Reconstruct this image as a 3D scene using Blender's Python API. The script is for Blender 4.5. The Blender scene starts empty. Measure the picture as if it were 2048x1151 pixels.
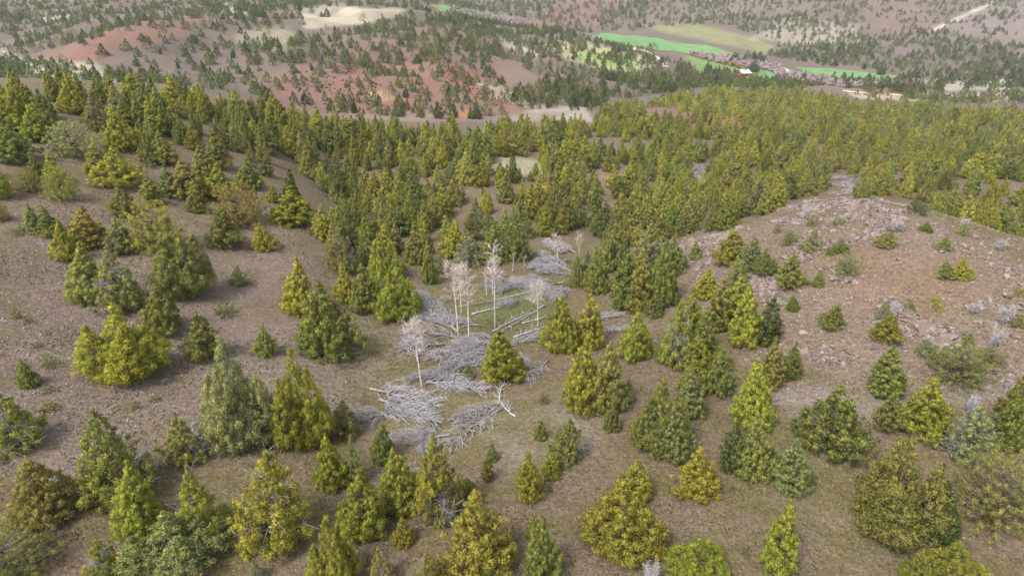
import bpy, math, random
import numpy as np
from mathutils import Vector, Matrix

# ------------------------------------------------------------------ camera
SC = bpy.context.scene
COL = SC.collection
PW, PH, FOC = 2048.0, 1151.0, 1365.0
PITCH = math.radians(24.0)
cam_d = bpy.data.cameras.new('camera')
cam_d.sensor_width = 36.0
cam_d.lens = 36.0 * FOC / PW
cam_d.clip_start = 0.5
cam_d.clip_end = 9000.0
cam = bpy.data.objects.new('camera', cam_d)
COL.objects.link(cam)
cam.location = (0, 0, 0)
cam.rotation_euler = (math.pi / 2 - PITCH, 0, 0)
SC.camera = cam

# ------------------------------------------------------------------ light
HAZE = 0.000055
SUN_EL, SUN_AZ = 52.0, -140.0          # azimuth clockwise from +Y
world = bpy.data.worlds.new('World')
SC.world = world
world.use_nodes = True
wn = world.node_tree
wn.nodes.clear()
w_out = wn.nodes.new('ShaderNodeOutputWorld')
w_bg = wn.nodes.new('ShaderNodeBackground')
w_hs = wn.nodes.new('ShaderNodeHueSaturation')
w_sky = wn.nodes.new('ShaderNodeTexSky')
w_sky.sky_type = 'NISHITA'
w_sky.sun_disc = False
w_sky.sun_elevation = math.radians(SUN_EL)
w_sky.sun_rotation = math.radians(SUN_AZ)
w_sky.air_density = 1.0
w_sky.dust_density = 3.0
w_hs.inputs['Saturation'].default_value = 0.32     # cloud cover greys the blue
w_bg.inputs['Strength'].default_value = 0.15
wn.links.new(w_sky.outputs[0], w_hs.inputs['Color'])
wn.links.new(w_hs.outputs[0], w_bg.inputs['Color'])
wn.links.new(w_bg.outputs[0], w_out.inputs['Surface'])

sun_d = bpy.data.lights.new('sun', 'SUN')
sun_d.energy = 1.7
sun_d.angle = math.radians(12.0)
sun_d.color = (1.0, 0.97, 0.91)
sun = bpy.data.objects.new('sun', sun_d)
COL.objects.link(sun)
_az, _el = math.radians(SUN_AZ), math.radians(SUN_EL)
sdir = Vector((math.sin(_az) * math.cos(_el), math.cos(_az) * math.cos(_el), math.sin(_el)))
sun.rotation_euler = sdir.to_track_quat('Z', 'Y').to_euler()

SC.view_settings.view_transform = 'Standard'
SC.view_settings.look = 'None'
SC.view_settings.exposure = 1.55
SC.view_settings.gamma = 1.0
SC.view_settings.use_curve_mapping = False
SC.cycles.max_bounces = 6
SC.cycles.diffuse_bounces = 3
SC.cycles.transparent_max_bounces = 4
SC.cycles.volume_bounces = 0

rng = np.random.default_rng(7)
R = random.Random(11)

# ------------------------------------------------------------------ noise
def _hash(ix, iy, s):
    h = (ix.astype(np.int64) * 374761393 + iy.astype(np.int64) * 668265263 + s * 982451653) & 0x7fffffff
    h = ((h ^ (h >> 13)) * 1274126177) & 0x7fffffff
    return ((h ^ (h >> 16)) & 0xffff) / 65535.0

def vnoise(x, y, s=0):
    x = np.asarray(x, float); y = np.asarray(y, float)
    ix, iy = np.floor(x), np.floor(y)
    fx, fy = x - ix, y - iy
    fx = fx * fx * (3 - 2 * fx); fy = fy * fy * (3 - 2 * fy)
    a = _hash(ix, iy, s); b = _hash(ix + 1, iy, s)
    c = _hash(ix, iy + 1, s); d = _hash(ix + 1, iy + 1, s)
    return (a + (b - a) * fx) * (1 - fy) + (c + (d - c) * fx) * fy

def fbm(x, y, octs=4, s=0):
    t = 0.0; a = 0.5; n = 0.0
    for k in range(octs):
        t = t + a * vnoise(x * 2 ** k + 17.3 * k, y * 2 ** k + 5.1 * k, s + k)
        n += a; a *= 0.5
    return t / n

# ------------------------------------------------------------------ view rays (only to read where things stand)
CT, ST = math.cos(PITCH), math.sin(PITCH)
def ray(px, py):
    a = (np.asarray(px, float) - PW / 2) / FOC
    v = (PH / 2 - np.asarray(py, float)) / FOC
    return a, CT + v * ST, -ST + v * CT

def to_px(x, y, z):
    f = y * CT - z * ST
    u = y * ST + z * CT
    f = np.maximum(f, 1e-3)
    return PW / 2 + FOC * x / f, PH / 2 - FOC * u / f, f

# ------------------------------------------------------------------ terrain: surveyed heights, thin-plate surface
# (column, row, value): value < 0 is a height below the drone, value > 0 the distance ahead in metres
SURVEY = [
 (0,1151,-38),(512,1151,-40),(1024,1151,-40.3),(1536,1151,-40.5),(2048,1151,-41),
 (0,1000,-37.3),(512,1000,-39.5),(1024,1000,-40.5),(1536,1000,-40.5),(2048,1000,-40.3),
 (0,850,-36),(400,850,-38.5),(800,850,-41),(1100,850,-41),(1500,850,-40.5),(1800,850,-39.5),(2048,850,-38.5),
 (0,700,-34.2),(300,700,-37),(600,700,-40),(850,700,-42.3),(1050,700,-42.3),(1300,700,-41.5),(1500,700,-39.6),(1750,700,-37),(2048,700,-35.5),
 (0,600,-32.6),(300,600,-35.8),(550,600,-38.6),(700,600,-42),(850,600,-43.3),(1000,600,-43.6),(1150,600,-43.6),(1350,600,-41.5),(1550,600,-37.6),(1800,600,-34.8),(2048,600,-33),
 (0,520,-31.2),(300,520,-34.2),(600,520,-38),(1000,520,-45.5),(1120,520,-46),(1480,520,-37),(1750,520,-33.4),(1950,520,-32.3),
 (0,450,-29.8),(250,450,-32.8),(500,450,-36),(640,470,-38.8),(760,450,-46),(950,450,-47),(1200,450,-49.5),
 (1390,490,-40.2),(1500,455,-36.6),(1600,430,-33.9),(1700,425,-32.6),(1760,408,-31.8),(1830,430,-31.6),(1900,480,-32),(2000,530,-31.6),(2060,565,-31.4),
 (1690,375,-50),(1620,385,-50.5),(1500,400,-51),(1350,440,-49.5),(1900,440,-52),(2048,480,-52.5),
 (0,400,-28.3),(200,400,-30.8),(400,400,-33.6),(560,400,-36.6),(700,400,-46),(900,400,-47),(1100,400,-48.5),(1300,400,-50),
 (0,350,-26.8),(250,350,-29.6),(450,350,-33.2),(540,345,-35.5),(700,350,-45.5),(1000,350,-45.5),(1350,350,-51),(1700,350,-53),(2048,350,-54),
 (0,300,-25.2),(250,300,-27.8),(480,300,-33.5),(750,300,-44),(1000,300,-45),(1300,300,-49),(1700,300,-55),(2048,300,-57),
 (0,250,-23.6),(300,255,-27),(550,250,-35),(700,250,-42.5),(900,250,-47),(1150,250,-51),(1400,250,-56),(1700,250,-60),(2048,250,-63),
 (0,225,-22.6),(200,228,-25),(400,235,-29.5),(1250,222,-59),(1500,205,-66),(1750,232,-65),
 (0,193,-21.2),(150,200,-22.8),(300,211,-26.3),(450,224,-31.5),(600,246,-39),
 (1500,180,-70),(1700,202,-69),(1900,224,-66),(2048,224,-66),
 (0,140,430),(120,120,445),(250,155,400),(420,160,395),(600,195,360),(760,238,330),(900,225,345),(1080,236,330),
 (750,185,390),(600,150,430),(450,130,450),(150,100,450),(280,45,540),(400,45,560),(100,60,640),(100,5,820),(450,0,820),
 (600,100,530),(650,22,760),(800,60,640),(800,120,520),(1000,170,450),(1000,100,620),(950,44,860),(1150,74,790),(1200,112,690),
 (1330,130,680),(1150,170,500),(1300,150,620),
 (1350,85,950),(1200,70,1040),(980,27,1330),(1500,110,850),(1490,150,690),(1650,148,715),(1800,156,700),(1880,194,575),(2000,178,640),
 (1480,85,960),(1600,50,1080),(1700,0,1300),(1800,100,900),(1850,50,1050),(1950,10,1250),(2040,20,1100),(2040,100,860),
 (1250,20,1350),(1150,45,1200),(1150,0,1400),(1050,8,1500),(850,2,1500),
]
# ground that the photograph does not reach: (x, y, z)
SURVEY_XYZ = [(-60,-40,-35),(0,-40,-39),(60,-40,-41),(-50,15,-37),(50,15,-41),(-120,60,-29),(120,60,-31),
 (-300,200,-12),(330,200,-62),(-330,120,-14),(330,90,-50),(-700,500,-22),(-800,900,-5),(900,600,-78),(1000,1000,-30),
 (-700,1300,12),(-200,1300,8),(-1500,2500,60),(-500,2100,62),(200,2100,55),(900,2000,60),(1900,2500,80),(0,2600,90),
 (-1800,1500,20),(2000,1400,10),(1500,900,-50),(-1200,700,-10),(1500,1800,50),
 (160,300,-63),(0,290,-58),(60,250,-52),(-60,300,-52),(-160,320,-42),(-230,340,-42)]

def uv_of(x, y):
    return x / (y + 60.0) * 2.2, np.log(y + 60.0)

_pts = []
for cx, cy, val in SURVEY:
    dx, dy, dz = ray(cx, cy)
    t = (val / dz) if val < 0 else (val / dy)
    _pts.append((dx * t, dy * t, dz * t))
_pts = np.array(_pts + SURVEY_XYZ, float)
_su, _sv = uv_of(_pts[:, 0], _pts[:, 1])
_cz = _pts[:, 2]
def _phi(r2):
    return 0.5 * r2 * np.log(r2 + 1e-12)
_n = len(_cz)
_A = _phi((_su[:, None] - _su[None]) ** 2 + (_sv[:, None] - _sv[None]) ** 2) + np.eye(_n) * 6e-4
_P = np.stack([np.ones(_n), _su, _sv], 1)
_M = np.block([[_A, _P], [_P.T, np.zeros((3, 3))]])
_W = np.linalg.solve(_M, np.concatenate([_cz, np.zeros(3)]))

NU, NV0, NV1 = 620, 24, 570
_s = np.concatenate([np.linspace(math.log(22), 4.40, NV0, endpoint=False), np.linspace(4.40, math.log(2560), NV1)])
GY = np.exp(_s) - 60.0
GU = np.linspace(-1.0, 1.0, NU)
NV = len(GY)
GXX = GU[None, :] * (GY[:, None] + 60.0)
GYY = np.repeat(GY[:, None], NU, 1)
# smooth surface on a coarse lattice, then bicubic-free dense evaluation by rows
def tps(x, y):
    u, v = uv_of(x, y)
    o = np.empty(u.shape)
    uf, vf, of = u.ravel(), v.ravel(), o.ravel()
    for a in range(0, uf.size, 20000):
        b = slice(a, a + 20000)
        r2 = (uf[b, None] - _su[None]) ** 2 + (vf[b, None] - _sv[None]) ** 2
        of[b] = _phi(r2) @ _W[:_n] + _W[_n] + _W[_n + 1] * uf[b] + _W[_n + 2] * vf[b]
    return of.reshape(u.shape)
_cu = np.linspace(-1, 1, 200); _cs = np.linspace(_s[0], _s[-1], 240)
_cy = np.exp(_cs) - 60
_cz2 = tps(_cu[None] * (_cy[:, None] + 60), np.repeat(_cy[:, None], 200, 1))
def _cubic_interp(Z, fu, fv):
    iu = np.clip(np.floor(fu).astype(int), 1, Z.shape[1] - 3); iv = np.clip(np.floor(fv).astype(int), 1, Z.shape[0] - 3)
    a = fu - iu; b = fv - iv
    def w(t):
        return (-.5 * t + t * t - .5 * t ** 3, 1 - 2.5 * t * t + 1.5 * t ** 3, .5 * t + 2 * t * t - 1.5 * t ** 3, -.5 * t * t + .5 * t ** 3)
    wu, wv = w(a), w(b)
    o = 0.0
    for j in range(4):
        for i in range(4):
            o = o + wv[j] * wu[i] * Z[iv + j - 1, iu + i - 1]
    return o
_fu = np.repeat(((GU + 1) / 2 * 199)[None], NV, 0)
_fv = np.repeat(((_s - _s[0]) / (_s[-1] - _s[0]) * 239)[:, None], NU, 1)
GZ = _cubic_interp(_cz2, _fu, _fv)
# natural unevenness: small swells near, gullies and spurs on the far hills
_far = np.clip((GYY - 260) / 250, 0, 1)
_gul = 1 - np.abs(2 * fbm(GXX / 95 + 3.1, GYY / 120, 4, 40) - 1) * 2
GZ = GZ + (fbm(GXX / 9, GYY / 9, 3, 3) - .5) * 0.9 * np.clip(1 - _far, .3, 1) + _far * (_gul - .45) * 8.5 * np.clip((GZ + 84) / 18, 0.02, 1)
GZ = GZ + (fbm(GXX / 1.6, GYY / 1.6, 2, 9) - .5) * 0.16

def hgt(x, y):
    x = np.asarray(x, float); y = np.asarray(y, float)
    fu = np.clip((x / (y + 60.0) + 1) / 2 * (NU - 1), 0, NU - 1.001)
    fv = np.clip(np.interp(np.log(np.maximum(y + 60.0, 1)), _s, np.arange(NV)), 0, NV - 1.001)
    iu = fu.astype(int); iv = fv.astype(int); a = fu - iu; b = fv - iv
    return (GZ[iv, iu] * (1 - a) + GZ[iv, iu + 1] * a) * (1 - b) + (GZ[iv + 1, iu] * (1 - a) + GZ[iv + 1, iu + 1] * a) * b

_T = np.exp(np.linspace(math.log(20), math.log(2900), 900))
def ground(px, py):
    """where the line of sight through a pixel of the photograph meets the ground"""
    px = np.atleast_1d(np.asarray(px, float)); py = np.atleast_1d(np.asarray(py, float))
    dx, dy, dz = ray(px, py)
    X = dx[:, None] * _T; Y = dy[:, None] * _T; Z = dz[:, None] * _T
    hit = Z < hgt(X, Y)
    k = np.where(hit.any(1), hit.argmax(1), len(_T) - 1)
    lo = _T[np.maximum(k - 1, 0)]; hi = _T[k]
    for _ in range(18):
        m = (lo + hi) / 2
        below = dz * m < hgt(dx * m, dy * m)
        hi = np.where(below, m, hi); lo = np.where(below, lo, m)
    t = hi
    return dx * t, dy * t, hgt(dx * t, dy * t)

# ------------------------------------------------------------------ mesh helpers
def link(o, parent=None):
    COL.objects.link(o)
    if parent is not None:
        o.parent = parent
    return o

def empty(name, loc=(0, 0, 0), rot=(0, 0, 0), scale=(1, 1, 1)):
    o = bpy.data.objects.new(name, None)
    o.empty_display_size = 0.5
    o.location = loc; o.rotation_euler = rot; o.scale = scale
    return link(o)

def tag(o, label=None, cat=None, group=None, kind=None):
    if label: o['label'] = label
    if cat: o['category'] = cat
    if group: o['group'] = group
    if kind: o['kind'] = kind
    return o

def tri_mesh(name, V, F, mats=(), midx=None, vary=None, normals=None, smooth=True):
    """triangle (or quad) mesh straight from arrays"""
    V = np.ascontiguousarray(V, np.float32); F = np.ascontiguousarray(F, np.int32)
    k = F.shape[1]
    me = bpy.data.meshes.new(name)
    me.vertices.add(len(V)); me.vertices.foreach_set('co', V.ravel())
    me.loops.add(F.size); me.loops.foreach_set('vertex_index', F.ravel())
    me.polygons.add(len(F)); me.polygons.foreach_set('loop_start', np.arange(0, F.size, k, dtype=np.int32))
    me.polygons.foreach_set('use_smooth', np.full(len(F), smooth, bool))
    for m in mats: me.materials.append(m)
    if midx is not None: me.polygons.foreach_set('material_index', np.ascontiguousarray(midx, np.int32))
    me.update(calc_edges=True)
    if vary is not None:
        a = me.attributes.new('vary', 'FLOAT', 'POINT'); a.data.foreach_set('value', np.ascontiguousarray(vary, np.float32))
    if normals is not None:
        me.normals_split_custom_set_from_vertices(np.ascontiguousarray(normals, np.float32).tolist())
    return me

class Build:
    """collects arrays; one mesh comes out"""
    def __init__(self): self.V = []; self.F = []; self.n = 0; self.M = []; self.N = []; self.A = []
    def add(self, V, F, m=0, N=None, a=None):
        V = np.asarray(V, float); F = np.asarray(F, int)
        self.V.append(V); self.F.append(F + self.n); self.n += len(V)
        self.M.append(np.full(len(F), m)); self.N.append(np.zeros_like(V) if N is None else N)
        self.A.append(np.full(len(V), .5) if a is None else np.broadcast_to(np.asarray(a, float), (len(V),)))
    def mesh(self, name, mats, normals=False, smooth=True):
        return tri_mesh(name, np.concatenate(self.V), np.concatenate(self.F), mats, np.concatenate(self.M), np.concatenate(self.A),
                        np.concatenate(self.N) if normals else None, smooth)

def unit(v):
    v = np.asarray(v, float)
    return v / np.maximum(np.linalg.norm(v, axis=-1, keepdims=True), 1e-9)

def tube(P, r, sides=5):
    P = np.asarray(P, float); r = np.broadcast_to(np.asarray(r, float), (len(P),))
    T = unit(np.gradient(P, axis=0))
    ref = np.where(np.abs(T[:, 2:3]) > .9, [[1., 0, 0]], [[0, 0, 1.]])
    A = unit(np.cross(T, ref)); B = np.cross(T, A)
    th = np.arange(sides) / sides * 2 * math.pi
    V = (P[:, None] + r[:, None, None] * (np.cos(th)[None, :, None] * A[:, None] + np.sin(th)[None, :, None] * B[:, None])).reshape(-1, 3)
    n = len(P); i = np.arange(n - 1)[:, None] * sides; j = np.arange(sides)[None]; j2 = (j + 1) % sides
    F = np.concatenate([np.stack([i + j, i + j2, i + sides + j2], -1).reshape(-1, 3), np.stack([i + j, i + sides + j2, i + sides + j], -1).reshape(-1, 3)])
    c = np.arange(1, sides - 1)
    cap = np.concatenate([np.stack([np.zeros_like(c), c + 1, c], -1), np.stack([np.zeros_like(c), c, c + 1], -1) + (n - 1) * sides])
    return V, np.concatenate([F, cap])

# ------------------------------------------------------------------ materials
def new_mat(name):
    m = bpy.data.materials.new(name); m.use_nodes = True
    nt = m.node_tree; nt.nodes.clear()
    out = nt.nodes.new('ShaderNodeOutputMaterial')
    return m, nt, out

class NT:
    def __init__(self, nt): self.nt = nt
    def n(self, kind, **kw):
        nd = self.nt.nodes.new(kind)
        for k, v in kw.items(): setattr(nd, k, v)
        return nd
    def l(self, a, b): self.nt.links.new(a, b)
    def noise(self, vec, scale, detail=4, rough=.55):
        nd = self.n('ShaderNodeTexNoise'); nd.inputs['Scale'].default_value = scale
        nd.inputs['Detail'].default_value = detail; nd.inputs['Roughness'].default_value = rough
        if vec is not None: self.l(vec, nd.inputs['Vector'])
        return nd.outputs['Fac']
    def remap(self, v, a, b, c, d):
        nd = self.n('ShaderNodeMapRange'); self.l(v, nd.inputs[0])
        for i, x in enumerate((a, b, c, d)): nd.inputs[i + 1].default_value = x
        return nd.outputs[0]
    def math(self, op, a, b):
        nd = self.n('ShaderNodeMath', operation=op)
        for i, x in enumerate((a, b)):
            if isinstance(x, (int, float)): nd.inputs[i].default_value = x
            else: self.l(x, nd.inputs[i])
        return nd.outputs[0]
    def mix(self, f, a, b, mode='MIX'):
        nd = self.n('ShaderNodeMix', data_type='RGBA', blend_type=mode)
        for sock, x in ((nd.inputs[0], f), (nd.inputs[6], a), (nd.inputs[7], b)):
            if isinstance(x, (int, float)): sock.default_value = x
            elif isinstance(x, tuple): sock.default_value = (*x, 1)
            else: self.l(x, sock)
        return nd.outputs[2]
    def bump(self, h, strength, dist):
        nd = self.n('ShaderNodeBump'); nd.inputs['Strength'].default_value = strength; nd.inputs['Distance'].default_value = dist
        self.l(h, nd.inputs['Height']); return nd.outputs[0]
    def bsdf(self, col, rough=.85, spec=.25, normal=None):
        nd = self.n('ShaderNodeBsdfPrincipled')
        if isinstance(col, tuple): nd.inputs['Base Color'].default_value = (*col, 1)
        else: self.l(col, nd.inputs['Base Color'])
        nd.inputs['Roughness'].default_value = rough; nd.inputs['Specular IOR Level'].default_value = spec
        if normal is not None: self.l(normal, nd.inputs['Normal'])
        return nd

def m_ground():
    m, nt, out = new_mat('soil'); g = NT(nt)
    co = g.n('ShaderNodeTexCoord').outputs['Object']
    at = g.n('ShaderNodeAttribute', attribute_name='soil')
    base = at.outputs['Color']; near = at.outputs['Alpha']
    n1 = g.noise(co, .22, 5); n2 = g.noise(co, 1.7, 5, .65); n3 = g.noise(co, 5.0, 4, .7)
    # low moss and dry grass growing in patches on the near ground
    mo = g.math('MULTIPLY', g.remap(g.math('ADD', g.math('MULTIPLY', n1, .75), g.math('MULTIPLY', n2, .25)), .44, .60, 0, .75), near)
    c = g.mix(mo, base, (.150, .132, .052))
    litter = g.math('MULTIPLY', g.remap(g.noise(co, .6, 4, .6), .55, .7, 0, .5), near)
    c = g.mix(litter, c, (.155, .098, .065))
    v = g.math('MULTIPLY', g.remap(n2, .3, .7, .66, 1.32), g.remap(n3, .3, .7, .50, 1.48))
    vv = g.n('ShaderNodeCombineColor')
    for i in range(3): g.l(v, vv.inputs[i])
    c = g.mix(1.0, c, vv.outputs[0], 'MULTIPLY')
    # pebbles too small to model: pale flecks
    tu = g.n('ShaderNodeTexVoronoi'); tu.inputs['Scale'].default_value = 2.3; g.l(co, tu.inputs['Vector'])
    tp = g.n('ShaderNodeSeparateColor'); g.l(tu.outputs['Color'], tp.inputs[0])
    tf = g.math('MULTIPLY', g.remap(tu.outputs['Distance'], .12, .34, 1, 0), g.math('GREATER_THAN', tp.outputs[1], .45))
    c = g.mix(g.math('MULTIPLY', tf, g.math('MULTIPLY', near, .55)), c, (.105, .088, .050))
    vo = g.n('ShaderNodeTexVoronoi'); vo.inputs['Scale'].default_value = 3.2; g.l(co, vo.inputs['Vector'])
    pick = g.n('ShaderNodeSeparateColor'); g.l(vo.outputs['Color'], pick.inputs[0])
    fl = g.math('MULTIPLY', g.math('LESS_THAN', vo.outputs['Distance'], .22), g.math('GREATER_THAN', pick.outputs[0], .8))
    fl = g.math('MULTIPLY', fl, g.math('MULTIPLY', near, .8))
    c = g.mix(fl, c, (.36, .32, .28))
    h = g.math('ADD', g.math('ADD', g.math('MULTIPLY', n3, .6), g.math('MULTIPLY', n2, .8)), g.math('MULTIPLY', tf, .25))
    c = g.mix(1.0, c, (.57, .56, .55), 'MULTIPLY')
    b = g.bsdf(c, .95, .1, g.bump(h, .9, .28))
    g.l(b.outputs[0], out.inputs[0]); return m

def m_foliage():
    m, nt, out = new_mat('juniper_foliage'); g = NT(nt)
    t = g.n('ShaderNodeAttribute', attribute_name='tint', attribute_type='INSTANCER')
    v = g.n('ShaderNodeAttribute', attribute_name='vary').outputs['Fac']
    br = g.remap(v, 0, 1, .55, 1.45)
    cc = g.n('ShaderNodeCombineColor')
    g.l(g.math('MULTIPLY', br, g.remap(v, 0, 1, .92, 1.12)), cc.inputs[0]); g.l(br, cc.inputs[1])
    g.l(g.math('MULTIPLY', br, g.remap(v, 0, 1, 1.25, .8)), cc.inputs[2])
    c = g.mix(1.0, t.outputs['Color'], cc.outputs[0], 'MULTIPLY')
    b = g.bsdf(c, .7, .2)
    tr = g.n('ShaderNodeBsdfTranslucent'); g.l(c, tr.inputs['Color'])
    mx = g.n('ShaderNodeMixShader'); mx.inputs[0].default_value = .38
    g.l(b.outputs[0], mx.inputs[1]); g.l(tr.outputs[0], mx.inputs[2])
    g.l(mx.outputs[0], out.inputs[0]); return m

def m_wood(name, a, b_, scale=3.0, rough=.9, stretch=(1, 1, .25)):
    m, nt, out = new_mat(name); g = NT(nt)
    co = g.n('ShaderNodeTexCoord').outputs['Object']
    mp = g.n('ShaderNodeMapping'); mp.inputs['Scale'].default_value = stretch; g.l(co, mp.inputs[0])
    n = g.noise(mp.outputs[0], scale, 4, .65)
    v = g.n('ShaderNodeAttribute', attribute_name='vary').outputs['Fac']
    f = g.math('ADD', g.math('MULTIPLY', g.remap(n, .3, .7, 0, 1), .6), g.math('MULTIPLY', v, .4))
    c = g.mix(f, a, b_)
    b = g.bsdf(c, rough, .2, g.bump(n, .5, .03))
    g.l(b.outputs[0], out.inputs[0]); return m

def m_aspen():
    m, nt, out = new_mat('aspen_bark'); g = NT(nt)
    co = g.n('ShaderNodeTexCoord').outputs['Object']
    mp = g.n('ShaderNodeMapping'); mp.inputs['Scale'].default_value = (1.6, 1.6, 2.6); g.l(co, mp.inputs[0])
    n = g.noise(mp.outputs[0], 2.4, 3, .6)
    scar = g.remap(n, .54, .60, 0, 1)
    v = g.n('ShaderNodeAttribute', attribute_name='vary').outputs['Fac']
    c = g.mix(g.noise(co, .5, 2), (.47, .455, .43), (.33, .315, .29))
    c = g.mix(g.math('MULTIPLY', scar, v), c, (.07, .06, .05))
    b = g.bsdf(c, .7, .3)
    g.l(b.outputs[0], out.inputs[0]); return m

def m_plain(name, a, b_, scale, rough=.9, spec=.2, detail=4, bump=0.0, varyamt=0.0):
    m, nt, out = new_mat(name); g = NT(nt)
    co = g.n('ShaderNodeTexCoord').outputs['Object']
    n = g.noise(co, scale, detail, .6)
    f = g.remap(n, .3, .7, 0, 1)
    if varyamt:
        v = g.n('ShaderNodeAttribute', attribute_name='vary').outputs['Fac']
        f = g.math('ADD', g.math('MULTIPLY', f, 1 - varyamt), g.math('MULTIPLY', v, varyamt))
    c = g.mix(f, a, b_)
    b = g.bsdf(c, rough, spec, g.bump(n, bump, .1) if bump else None)
    g.l(b.outputs[0], out.inputs[0]); return m

def m_rock():
    m, nt, out = new_mat('lichened_rock'); g = NT(nt)
    co = g.n('ShaderNodeTexCoord').outputs['Object']
    oi = g.n('ShaderNodeObjectInfo').outputs['Random']
    v = g.n('ShaderNodeAttribute', attribute_name='vary').outputs['Fac']
    k = g.math('FRACT', g.math('ADD', oi, v), 0.0)
    n = g.noise(co, 2.2, 5, .65); n2 = g.noise(co, 6.5, 4, .7)
    c = g.mix(g.math('POWER', k, 1.5), (.090, .062, .052), (.200, .155, .130))
    c = g.mix(g.remap(n, .50, .64, 0, .9), c, (.225, .198, .180))
    c = g.mix(g.remap(n2, .54, .68, 0, .75), c, (.075, .060, .053))
    b = g.bsdf(c, .9, .2, g.bump(n2, .7, .06))
    g.l(b.outputs[0], out.inputs[0]); return m

M = dict(
    stone=m_plain('pale_stone', (.070, .058, .052), (.205, .182, .168), 3.0, varyamt=.75),
    soil=m_ground(), leaf=m_foliage(), rock=m_rock(),
    bark=m_wood('juniper_bark', (.085, .062, .05), (.17, .135, .115)),
    deadwood=m_wood('weathered_dead_wood', (.12, .112, .118), (.40, .375, .39), 4.0),
    deadtrunk=m_wood('dead_trunk_wood', (.10, .068, .052), (.24, .20, .19), 3.0),
    whitewood=m_wood('bleached_wood', (.17, .155, .155), (.40, .375, .37), 4.0),
    aspen=m_aspen(), aspentwig=m_wood('aspen_twig', (.25, .20, .17), (.52, .45, .40), 4.0),
    hay=m_plain('irrigated_grass', (.048, .130, .036), (.115, .190, .070), .06, detail=6),
    road=m_plain('pale_dirt', (.36, .295, .215), (.45, .375, .285), .2),
    water=m_plain('river_water', (.10, .13, .15), (.14, .17, .18), .2, rough=.15, spec=.5),
    dry=m_plain('dry_grass', (.085, .078, .03), (.17, .15, .075), .5, varyamt=.6),
    barnred=m_plain('barn_boards', (.30, .06, .045), (.36, .09, .06), 1.5),
    tin=m_plain('metal_roof', (.36, .39, .41), (.44, .47, .48), .8, rough=.4, spec=.5),
    dark=m_plain('dark_opening', (.03, .025, .02), (.05, .04, .035), 1.0),
    willow=m_plain('bare_willow_twigs', (.17, .125, .12), (.29, .23, .22), .4, varyamt=.6),
)

# ------------------------------------------------------------------ ground colours: what grows or lies where
VPX, VPY, _ = to_px(GXX, GYY, GZ)
_w1 = (fbm(GXX / 60, GYY / 80, 4, 60) - .5) * 2
_w2 = (fbm(GXX / 25 + 9, GYY / 30, 4, 70) - .5) * 2

def poly_sd(px, py, poly):
    """signed distance (positive inside) to a polygon"""
    P = np.array(poly, float); d = np.full(px.shape, 1e9); ins = np.zeros(px.shape, bool)
    for (ax, ay), (bx, by) in zip(P, np.roll(P, -1, 0)):
        ex, ey = bx - ax, by - ay
        t = np.clip(((px - ax) * ex + (py - ay) * ey) / (ex * ex + ey * ey + 1e-9), 0, 1)
        d = np.minimum(d, np.hypot(px - ax - t * ex, py - ay - t * ey))
        if ey != 0:
            ins ^= ((ay > py) != (by > py)) & (px < ex * (py - ay) / ey + ax)
    return np.where(ins, d, -d)

soil = np.empty(GZ.shape + (4,), np.float32)
near_c = np.array([.196, .151, .106]); far_c = np.array([.178, .140, .118])
_t = np.clip((GYY - 240) / 120, 0, 1)[..., None]
soil[..., :3] = near_c * (1 - _t) + far_c * _t
soil[..., :3] *= (1 + .22 * _w1 * _t[..., 0] + .10 * _w2)[..., None]
soil[..., 3] = np.clip(1.15 - np.clip((GYY - 60) / 200, 0, 1), 0, 1)

def zone(poly, col, y0, y1, soft=8, amt=1.0, jag=8, moss=None):
    P = np.array(poly, float)
    m = (VPX > P[:, 0].min() - 60) & (VPX < P[:, 0].max() + 60) & (VPY > P[:, 1].min() - 60) & (VPY < P[:, 1].max() + 60) & (GYY > y0) & (GYY < y1)
    if not m.any(): return
    sd = poly_sd(VPX[m], VPY[m], poly) + jag * (_w1[m] + _w2[m] * .8)
    k = np.clip(sd / soft + .5, 0, 1) * amt
    if y0 >= 150: k = k * np.clip(.05 + 1.65 * fbm(GXX[m] / 20 + y0, GYY[m] / 36, 5, 55), .12, 1)
    k = k[:, None]
    s = soil[m]
    s[:, :3] = s[:, :3] * (1 - k) + np.array(col) * k
    if moss is not None: s[:, 3] = s[:, 3] * (1 - k[:, 0]) + moss * k[:, 0]
    soil[m] = s

# near ground
zone([(0, 400), (330, 360), (560, 420), (640, 500), (620, 640), (690, 770), (420, 960), (160, 1000), (0, 960)], (.222, .170, .140), 20, 140, 60, 1, 30, .55)
zone([(380, 720), (560, 660), (720, 720), (740, 830), (560, 850)], (.27, .235, .195), 30, 110, 60, .5, 25, .6)
zone([(640, 640), (760, 560), (860, 590), (820, 760), (700, 800)], (.23, .20, .14), 30, 130, 40, .7, 25, 1)
zone([(960, 830), (1150, 790), (1210, 900), (1010, 960)], (.26, .225, .16), 30, 110, 50, .7, 20, .7)
zone([(760, 790), (1000, 780), (1040, 850), (930, 900), (760, 880)], (.225, .20, .10), 30, 110, 30, .7, 14, 1)
zone([(300, 900), (620, 930), (700, 1060), (450, 1151), (250, 1040)], (.175, .145, .075), 20, 80, 60, .7, 30, 1)
zone([(1420, 830), (1600, 850), (1800, 1000), (1760, 1151), (1500, 1000)], (.20, .175, .095), 20, 80, 60, .7, 30, 1)
zone([(1540, 770), (1900, 770), (2048, 700), (2048, 800), (1720, 850), (1560, 820)], (.29, .245, .215), 30, 110, 30, .6, 20, .2)
zone([(1330, 500), (1380, 470), (1620, 395), (1840, 405), (2060, 540), (2060, 760), (1700, 770), (1440, 660)], (.232, .172, .135), 45, 125, 30, 1, 15, .35)
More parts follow.
